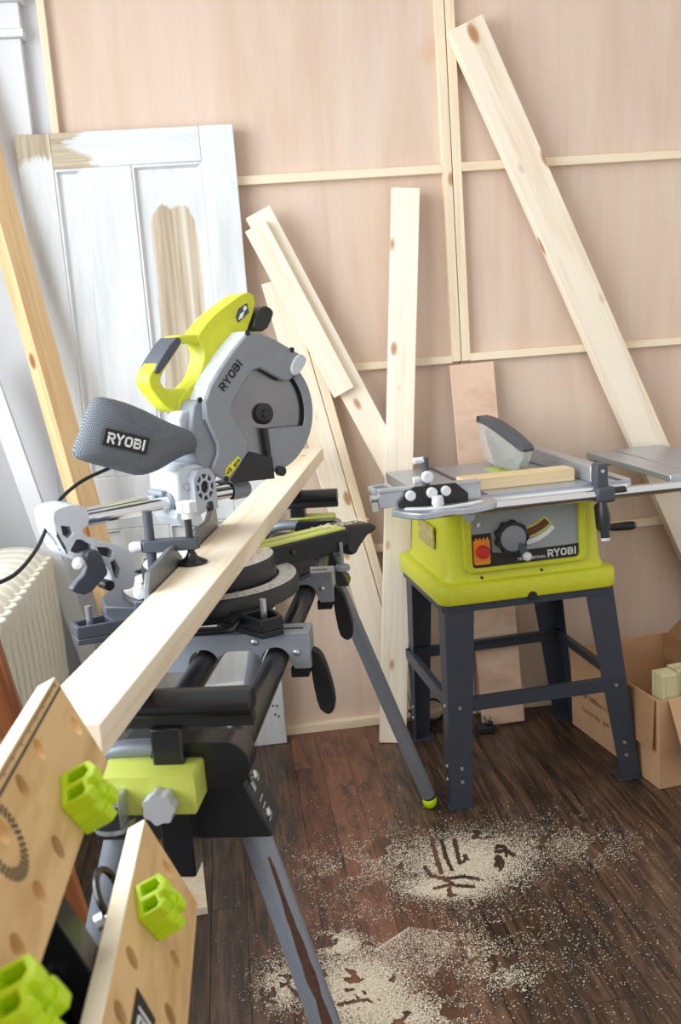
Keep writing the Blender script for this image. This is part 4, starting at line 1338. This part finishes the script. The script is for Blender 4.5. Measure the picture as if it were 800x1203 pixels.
# step on the guard's front tip, screws, logo, label
H('guard_tip', B().plate(smooth(hp([(356, 418), (359, 423), (354, 433), (346, 443), (340, 436), (343, 424), (350, 415)], yg), 1), XZ, yg - .006, yg + .002), 'grey_light', gd_, .002)
b = B()
for u, v in ((291, 391), (343, 411), (235, 470), (266, 562)):
    k_ = HEAD.Y(u, v, yg); b.lathe((k_.x, yg + .002, k_.z), (0, -1, 0), [(.0055, 0), (.0055, .003), (.003, .004), (0, .003)], 12, False)
pieces('guard_screw', b, 'black', gd_)
k_ = HEAD.Y(271, 441, yg - .001)
e0 = HEAD.Y(260, 458, yg - .001); e1 = HEAD.Y(282, 426, yg - .001)
dx_ = Vector((e1.x - e0.x, 0, e1.z - e0.z)); wl_ = dx_.length; dx_.normalize(); dz_ = Vector((-dx_.z, 0, dx_.x))
H('logo_text', logo(lambda u, v: Vector((k_.x, yg - .0012, k_.z)) + dx_ * u + dz_ * v, wl_ / 4.1, .2), 'black_print', gd_)
lp_ = hp([(264, 559), (267, 549), (280, 536), (283, 540), (281, 545), (268, 561)], yg - .001)
H('warning_label', B().plate(lp_, XZ, yg - .0012, yg), 'yellow_label', gd_)
for pk in ([(274.5, 546), (280.5, 539), (281.8, 541), (276, 549)],):
    H('warning_print', B().plate(hp(pk, yg - .0013), XZ, yg - .002, yg - .0012, holes=[hp([(276, 546), (280, 541), (280.8, 542), (277, 547)], yg - .0013)]), 'black_print', gd_)
tri = hp([(266, 558), (269, 549), (273, 552)], yg - .0013)
H('warning_print', B().plate(tri, XZ, yg - .002, yg - .0012, holes=[[((x - sum(p[0] for p in tri) / 3) * .6 + sum(p[0] for p in tri) / 3, (z - sum(p[1] for p in tri) / 3) * .6 + sum(p[1] for p in tri) / 3) for x, z in tri]]), 'black_print', gd_)
# blade, hub, lower guard
C_ = HEAD.Y(308, 486, -.010)
bx_, bz_ = C_.x, C_.z
tp = []
for k in range(160):
    a = 2 * math.pi * k / 160
    r = .1055 + (.003 if k % 4 == 0 else 0)
    tp.append((bx_ + r * math.cos(a), bz_ + r * math.sin(a)))
bm_o = mesh_obj('saw_blade', B().plate([(x - bx_, z - bz_) for x, z in tp], XZ, -.0012, .0012), 'blade', None)
bm_o.parent = ms
bm_o.matrix_local = Matrix.Rotation(rad(45), 4, 'Z') @ Matrix.Translation((bx_, -.010, bz_ - MZ))
H('arbor_hub', B().lathe((bx_, -.0115, bz_), (0, -1, 0), [(.021, 0), (.021, .007), (.017, .010), (.009, .010), (.008, .014), (0, .014)], 28, False), 'black', ms)
yw = -.020
RO, RI = .1185, .098


def apt(px_):
    p = HEAD.Y(px_[0], px_[1], yw); return math.atan2(p.z - bz_, p.x - bx_)


a0, a1, a2 = apt((352, 434)), apt((362, 502)), apt((321, 560))
lg_ = [(bx_ + RO * math.cos(a0 + (a2 - a0) * k / 30), bz_ + RO * math.sin(a0 + (a2 - a0) * k / 30)) for k in range(31)]
pb_ = hp([(314, 504)], yw)[0]
lg_ += [pb_]
lg_ += [(bx_ + RI * math.cos(a1), bz_ + RI * math.sin(a1))]
lg_ += [(bx_ + RI * math.cos(a1 + (a0 - a1) * k / 16), bz_ + RI * math.sin(a1 + (a0 - a1) * k / 16)) for k in range(1, 17)]
lw = H('lower_guard', B().plate(lg_, XZ, yw - .002, yw + .002), 'grey', ms, .001)
H('lower_guard_back', B().plate(lg_, XZ, .010, .013), 'grey_dark', lw)
b = B()
for k in range(30):
    an0, an1 = a0 + (a2 - a0) * k / 30, a0 + (a2 - a0) * (k + 1) / 30
    vs = [Vector((bx_ + r * math.cos(an), y, bz_ + r * math.sin(an))) for an in (an0, an1) for r in (RO - .003, RO) for y in (yw, .012)]
    b.add(vs, [(0, 1, 3, 2), (4, 6, 7, 5), (0, 4, 5, 1), (2, 3, 7, 6)])
H('lower_guard_rim', b, 'grey', lw)
H('guard_lever', B().plate(hp([(309, 503), (314, 503), (321, 561), (318, 562)], yw - .003), XZ, yw - .004, yw + .001), 'black', lw)
k_ = HEAD.Y(327, 553, yw)
H('guard_roller', B().lathe((k_.x, yw - .002, k_.z), (0, -1, 0), [(.010, 0), (.010, .012), (.008, .014), (0, .014)], 20, False), 'black', lw)
H('inner_guard', B().plate(hp([(291.5, 530), (318, 537), (321, 562), (272, 567), (268, 562)], yw), XZ, yw - .006, yw - .002), 'black', ms, .001)
H('chip_chute', B().plate(smooth(hp([(205, 484), (226, 480), (232, 500), (228, 520), (214, 520)], .01), 1), XZ, .0, .045), 'grey_light', ms, .004)
# dust bag
ybg = -.002
bag_px = [(113, 465), (138, 470), (164, 480), (180, 488), (194, 495), (210, 501), (224, 507), (231, 519), (227, 531), (209, 537), (194, 546), (179, 555), (161, 559), (145, 555), (128, 550), (108, 545), (89, 539), (84.5, 531), (95, 507), (105, 474)]
bp = smooth(hp(bag_px, ybg), 1)
cx0 = sum(p[0] for p in bp) / len(bp); cz0 = sum(p[1] for p in bp) / len(bp)
rows = []
for side in (-1, 1):
    for k in range(0, 8):
        t_ = k / 8
        if side > 0 and k == 0: continue
for k in range(-8, 9):
    ph = k / 8 * math.pi / 2 * .97
    s_ = math.cos(ph) ** .45 if abs(k) < 8 else .12
    h_ = .036 * math.sin(ph)
    rows.append([Vector((cx0 + (x - cx0) * s_, ybg + h_ + .0025 * noise.noise((x * 30, k * .4, z * 30)), cz0 + (z - cz0) * s_)) for x, z in bp])
bg = H('dust_bag', B().loft(rows), 'bag', ms, 0., 80)
yt = ybg - .0372
q0, q1, q2, q3 = [HEAD.Y(u, v, yt) for u, v in ((124, 502), (175.5, 514.5), (170, 535.5), (121, 522))]
pu = (q1 - q0).normalized(); pv = ((q0 + q1) / 2 - (q2 + q3) / 2).normalized(); pc = (q0 + q1 + q2 + q3) / 4
pw, ph_ = (q1 - q0).length, (q0 - q3).length
lb = H('bag_label', B().plate([(-pw / 2, -ph_ / 2), (pw / 2, -ph_ / 2), (pw / 2, ph_ / 2), (-pw / 2, ph_ / 2)], lambda u, v, w: Vector((pc.x, w, pc.z)) + Vector((pu.x, 0, pu.z)) * u + Vector((pv.x, 0, pv.z)) * v, yt - .0015, yt + .006), 'black_print', bg)
H('logo_text', logo(lambda u, v: Vector((pc.x, yt - .0022, pc.z)) + Vector((pu.x, 0, pu.z)) * u + Vector((pv.x, 0, pv.z)) * v, pw * .84 / 4.1, .22), 'white_print', lb)
H('bag_collar', B().cyl((HEAD.Y(222, 520, .01).x, .01, HEAD.Y(222, 520, .01).z), (HEAD.Y(246, 528, .01).x, .01, HEAD.Y(246, 528, .01).z), .021, seg=20), 'black', ms)
# power cable
pts = [HEAD.Y(u, v, y) for u, v, y in ((206, 484, .05), (198, 500, .09), (165, 530, .10), (130, 549, .10), (95, 566, .09), (68, 590, .07), (56, 617, .04), (43, 645, .0), (22, 671, -.05), (0, 684, -.10), (-30, 692, -.16))]
H('power_cable', B().sweep(curve(pts, 8), .0035, 8), 'rubber', ms)

# ================================================================== FOLDED WORKBENCH
Ld = ray(285, 425).normalized()           # long direction of the jaws, away from the viewer
A_ = on(65, 796, (0, .955, 0), (0, 1, 0)); B_ = on(233, 1055, (0, .955, 0), (0, 1, 0))
Wd = (B_ - A_); Wd = (Wd - Ld * Wd.dot(Ld)).normalized()
Nd = Wd.cross(Ld)
if Nd.x < 0: Nd = -Nd                      # face normal (towards the right and up)


def jaw_uv(u, v):
    P = on(u, v, A_, Nd) - A_
    return (P.dot(Wd), P.dot(Ld))


wb = thing('workbench', 'portable workbench on its side with pale ply jaws and lime clamp dogs', 'workbench', (A_.x, A_.y - .25, 0))
WO = Vector(wb.location)
jf = lambda u, v, w: A_ + Wd * u + Ld * v + Nd * w - WO
wa, wb_, wc, we = 0., jaw_uv(125, 902)[0], jaw_uv(170, 965)[0], jaw_uv(233, 1055)[0]
JL = .56


def jaw(w0, w1, far, holes):
    hs_ = [circ(*h, .0098, 18) for h in holes]
    o = mesh_obj('jaw', B().plate([(w0, far - JL), (w1, far - JL), (w1, far), (w0, far)], jf, -.019, 0, holes=hs_), 'birch', wb, .0006)
    ed = mesh_obj('jaw_lit_edge', B().plate([(w0 - .0008, far - JL), (w0, far - JL), (w0, far), (w0 - .0008, far)], jf, -.019, -.0003), 'birch_lit_edge', o)  # pale strip paints the window light on this edge of the ply
    return o


h1 = [jaw_uv(u, v) for u, v in ((47, 880), (27, 923), (4, 977), (69, 995), (90, 853), (48, 1050), (22, 1113))]
h2 = [jaw_uv(u, v) for u, v in ((156, 1125), (142, 1190), (197, 1020), (207, 1128), (201, 1192))]
j1 = jaw(wa, wb_, 0, h1)
j2 = jaw(wc, we, jaw_uv(200, 1010)[1], h2)
FAR2 = jaw_uv(200, 1010)[1]
# printed rule and protractor
b = B()
for k in range(60):
    v0 = -.012 - k * .006
    b.add([jf(.0008, v0, .0005), jf(.0042 if k % 5 else .006, v0, .0005), jf(.0042 if k % 5 else .006, v0 - .0022, .0005), jf(.0008, v0 - .0022, .0005)], [(0, 1, 2, 3)])
b.add([jf(.0085, -.002, .0004), jf(.0112, -.002, .0004), jf(.0112, -.4, .0004), jf(.0085, -.4, .0004)], [(0, 1, 2, 3)])
c0_ = jaw_uv(3, 985)
for rr_, n_t in ((.030, 26), (.024, 20)):
    for k in range(n_t):
        a = rad(-115 + 230 * k / (n_t - 1)) + .5
        d0 = Vector((math.cos(a), math.sin(a))); t0 = Vector((-d0.y, d0.x)) * .0014
        P0, P1 = d0 * (rr_ - .0022), d0 * (rr_ + .0022)
        b.add([jf(c0_[0] + q.x, c0_[1] + q.y, .0004) for q in (P0 - t0, P1 - t0, P1 + t0, P0 + t0)], [(0, 1, 2, 3)])
for k in range(40):
    a0_, a1_ = [rad(-115 + 230 * (k + e) / 40) + .5 for e in (0, 1)]
    b.add([jf(c0_[0] + r * math.cos(a), c0_[1] + r * math.sin(a), .00045) for a, r in ((a0_, .0265), (a0_, .0272), (a1_, .0272), (a1_, .0265))], [(0, 1, 2, 3)])
mesh_obj('printed_scale', b, 'scale_print', j1)
lg0 = jaw_uv(171, 1196)
b = B().plate([(lg0[0] - .017, lg0[1] - .075), (lg0[0] + .012, lg0[1] - .075), (lg0[0] + .012, lg0[1] + .012), (lg0[0] - .017, lg0[1] + .016)], jf, 0.0002, .0009)
lp2 = mesh_obj('logo_plate', b, 'black_print', j2)
mesh_obj('logo_text', logo(lambda u, v: jf(lg0[0] - .003 - v, lg0[1] - .035 - u * -1, .0013), .017, .2), 'white_print', lp2)


def dog(pu_, size, twist):
    cu, cv = pu_
    c_, s_ = math.cos(twist), math.sin(twist)
    f = lambda u, v, w: jf(cu + (u * c_ - v * s_) * size, cv + (u * s_ + v * c_) * size, w * size)
    pr = [(-.5, 0), (.5, 0), (.5, .62), (.32, .78), (.22, .62), (.08, .62), (.02, .80), (-.2, .86), (-.5, .70)]
    b = B().plate(pr, lambda u, v, w: f(u, w, v), -.5, -.17, holes=[[(-.42, .16), (-.08, .16), (-.08, .56), (-.2, .66), (-.42, .58)], [(.06, .14), (.42, .14), (.42, .5), (.3, .56), (.06, .5)]]).plate([(p[0], p[1] * .9) for p in pr], lambda u, v, w: f(u, w, v), -.17, .17).plate(pr, lambda u, v, w: f(u, w, v), .17, .5)
    o = mesh_obj('clamp_dog', b, 'lime_hi', wb, .0012)
    mesh_obj('dog_peg', B().lathe(f(0, 0, 0), -Nd, [(.0085, 0), (.0085, .03), (.006, .034)], 14), 'lime_hi', o)


dog(jaw_uv(86, 946), .040, 5.09)
dog(jaw_uv(172, 1074), .037, 5.09)
dog(jaw_uv(8, 1195), .038, 5.09)
# black steel frame under the jaws, legs to the floor
fr = mesh_obj('steel_frame', B().plate([(wb_ - .05, -.165), (wb_, -.12), (wc + .06, -.16), (wc + .06, -.45), (wb_ - .05, -.45)], jf, -.062, -.056), 'black_gloss', wb, .001)
mesh_obj('jaw_beam', B().plate([(.005, -.24), (we - .01, -.24), (we - .01, -.205), (.005, -.205)], jf, -.053, -.02), 'black_gloss', wb, .002)
mesh_obj('jaw_beam', B().plate([(.005, -.44), (we - .01, -.44), (we - .01, -.405), (.005, -.405)], jf, -.053, -.02), 'black_gloss', wb, .002)
b = B()
for u, v in ((91, 1124), (121, 1081), (55, 1160)):
    P_ = on(u, v, A_ - Nd * .051, Nd) - WO
    b.lathe(P_, Nd, [(.0085, -.005), (.0085, .003), (.005, .0035), (.005, .010)], 12)
pieces('frame_bolt', b, 'steel', wb)
k_ = on(128, 1050, A_ - Nd * .045, Nd) - WO
mesh_obj('vice_crank', B().sweep([k_ + Wd * (.022 * math.cos(t)) + Ld * (.03 * math.sin(t)) for t in [2 * math.pi * i / 20 for i in range(20)]], .0035, 8, True), 'black_gloss', wb)
for vv in (-.18, -.42):
    P0 = jf(.07, vv, -.06)
    P1 = Vector((P0.x - .16, P0.y, .02 - WO.z))
    P2 = Vector((P0.x + .02, P0.y + .0, .02 - WO.z))
    for Pq in (P1, P2):
        lg9 = mesh_obj('leg', B().sweep([P0, Pq], .013, 12), 'black_gloss', wb)
        mesh_obj('foot', B().cyl(Pq - Vector((0, 0, .02)), Pq + Vector((0, 0, .012)), .02, seg=14), 'rubber', lg9)
mesh_obj('leg_brace', B().sweep([jf(.07, -.18, -.06), jf(.07, -.42, -.06)], .010, 10), 'black_gloss', wb)

# ================================================================== SAWDUST
rng = np.random.default_rng(3)


def gpix(u, v):
    return on(u, v, (0, 0, 0), (0, 0, 1))


blobs = []   # centre pixel, half sizes in px, count, falloff
for (u, v, su, sv, n) in ((545, 1015, 45, 28, 9000), (520, 1045, 38, 10, 3200), (470, 1010, 45, 26, 1500), (585, 1010, 40, 26, 2600), (690, 995, 60, 20, 800), (640, 985, 60, 30, 700),
                          (425, 1160, 45, 32, 7500), (400, 1110, 22, 12, 1300), (470, 1195, 60, 22, 3200), (335, 1160, 20, 22, 900), (560, 1120, 35, 30, 500), (600, 1150, 30, 16, 350),
                          (390, 1020, 45, 26, 700), (560, 1080, 150, 70, 900), (620, 1120, 150, 70, 700), (430, 940, 80, 40, 110), (420, 1070, 60, 40, 300), (325, 1150, 25, 30, 500)):
    blobs.append((u, v, su, sv, n))
strokes = [[(507, 986), (512, 1006), (519, 1027)], [(519, 989), (524, 1008), (531, 1023)], [(534, 988), (538, 1006), (540, 1015)], [(499, 1020), (507, 1030), (522, 1034), (545, 1031), (562, 1034)],
           [(511, 1045), (528, 1041), (556, 1043)], [(583, 1002), (594, 1000), (604, 1006)], [(340, 1160), (352, 1172), (368, 1180)], [(398, 1182), (415, 1178), (432, 1176)]]


def in_stroke(u, v):
    for st_ in strokes:
        for (a, c) in zip(st_, st_[1:]):
            ax, ay = a; dx, dy = c[0] - ax, c[1] - ay
            t_ = max(0, min(1, ((u - ax) * dx + (v - ay) * dy) / (dx * dx + dy * dy)))
            if math.hypot((u - ax - t_ * dx), (v - ay - t_ * dy) * 1.2) < 2.2 + 2.6 * rng.random() ** 2: return True
    return False


V, Fc = [], []


def flake(u, v, sc=1., lift=1.):
    P = gpix(u, v)
    if P.y > 3.2 or (P.x > 1.09 and P.y > 2.54): return
    s_ = rng.uniform(.0004, .0013) * sc
    a = rng.uniform(0, 6.283); tl = rng.uniform(-.5, .5)
    e1 = Vector((math.cos(a), math.sin(a), tl * .6)) * s_ * rng.uniform(.7, 1.8)
    e2 = Vector((-math.sin(a), math.cos(a), rng.uniform(-.4, .4))) * s_ * .7
    z_ = .0012 + rng.random() * .0026 * lift
    c = Vector((P.x, P.y, z_ + abs(e1.z) + abs(e2.z)))
    k = len(V)
    V.extend([c - e1 - e2, c + e1 - e2, c + e1 + e2, c - e1 + e2])
    Fc.append((k, k + 1, k + 2, k + 3))


for (u0, v0, su, sv, n) in blobs:
    for _ in range(int(n * 2.7)):
        u, v = rng.normal(u0, su * .62), rng.normal(v0, sv * .62)
        if noise.noise((u * .035, v * .05, 0)) + .5 * noise.noise((u * .12, v * .16, 4)) < (-.38 if n > 2000 else -.2): continue
        if in_stroke(u, v): continue
        flake(u, v, 1., 1. if n > 2000 else .4)
# the squared thin patch left under something
quad = [(440, 1118), (482, 1090), (545, 1098), (508, 1150)]
cq = Vector((sum(p[0] for p in quad) / 4, sum(p[1] for p in quad) / 4))
for _ in range(5200):
    a, c = rng.random(), rng.random()
    p = (Vector(quad[0]) * (1 - a) + Vector(quad[1]) * a) * (1 - c) + (Vector(quad[3]) * (1 - a) + Vector(quad[2]) * a) * c
    if rng.random() < .75 + .5 * noise.noise((p.x * .08, p.y * .08, 2)): flake(p.x, p.y, .75, .3)
for _ in range(500):
    t_ = rng.random(); p = Vector(quad[0]).lerp(Vector(quad[1]), t_); flake(p.x + rng.normal(0, .8), p.y + rng.normal(0, .8), .7, .3)
for _ in range(1500):
    flake(rng.uniform(250, 800), rng.uniform(890, 1203), .7, .2)
bb = B(); bb.v = [tuple(p) for p in V]; bb.f = Fc
me = bpy.data.meshes.new('sawdust')
me.from_pydata(bb.v, [], bb.f)
me.materials.append(MT['sawdust'])
o = bpy.data.objects.new('sawdust', me); col.objects.link(o)
tag(o, 'pale sawdust piled and scattered over the dark floorboards', 'sawdust', kind='stuff')
# sawdust on the mitre saw's turntable
me2 = B()
for _ in range(700):
    a = rng.uniform(-1.6, 1.2); r = rng.uniform(.05, .165)
    zt = .9826 if r < .125 else .9402
    if r >= .128 and rng.random() < .6: continue
    s_ = rng.uniform(.0008, .002); an = rng.uniform(0, 6.28)
    e1 = Vector((math.cos(an), math.sin(an), .2)) * s_; e2 = Vector((-math.sin(an), math.cos(an), 0)) * s_
    c = Vector((r * math.cos(a), r * math.sin(a), zt + .0008))
    me2.add([c - e1 - e2, c + e1 - e2, c + e1 + e2, c - e1 + e2], [(0, 1, 2, 3)])
for _ in range(260):
    q_ = Vector((rng.uniform(.27, .40), rng.uniform(-.024, .024), .986))
    c = Matrix.Rotation(rad(45), 3, 'Z') @ q_
    s_ = rng.uniform(.0008, .002); an = rng.uniform(0, 6.28)
    e1 = Vector((math.cos(an), math.sin(an), .2)) * s_; e2 = Vector((-math.sin(an), math.cos(an), 0)) * s_
    me2.add([c - e1 - e2, c + e1 - e2, c + e1 + e2, c - e1 + e2], [(0, 1, 2, 3)])
sdd = mesh_obj('table_sawdust', me2, 'sawdust', ms)
sdd['kind'] = 'stuff'
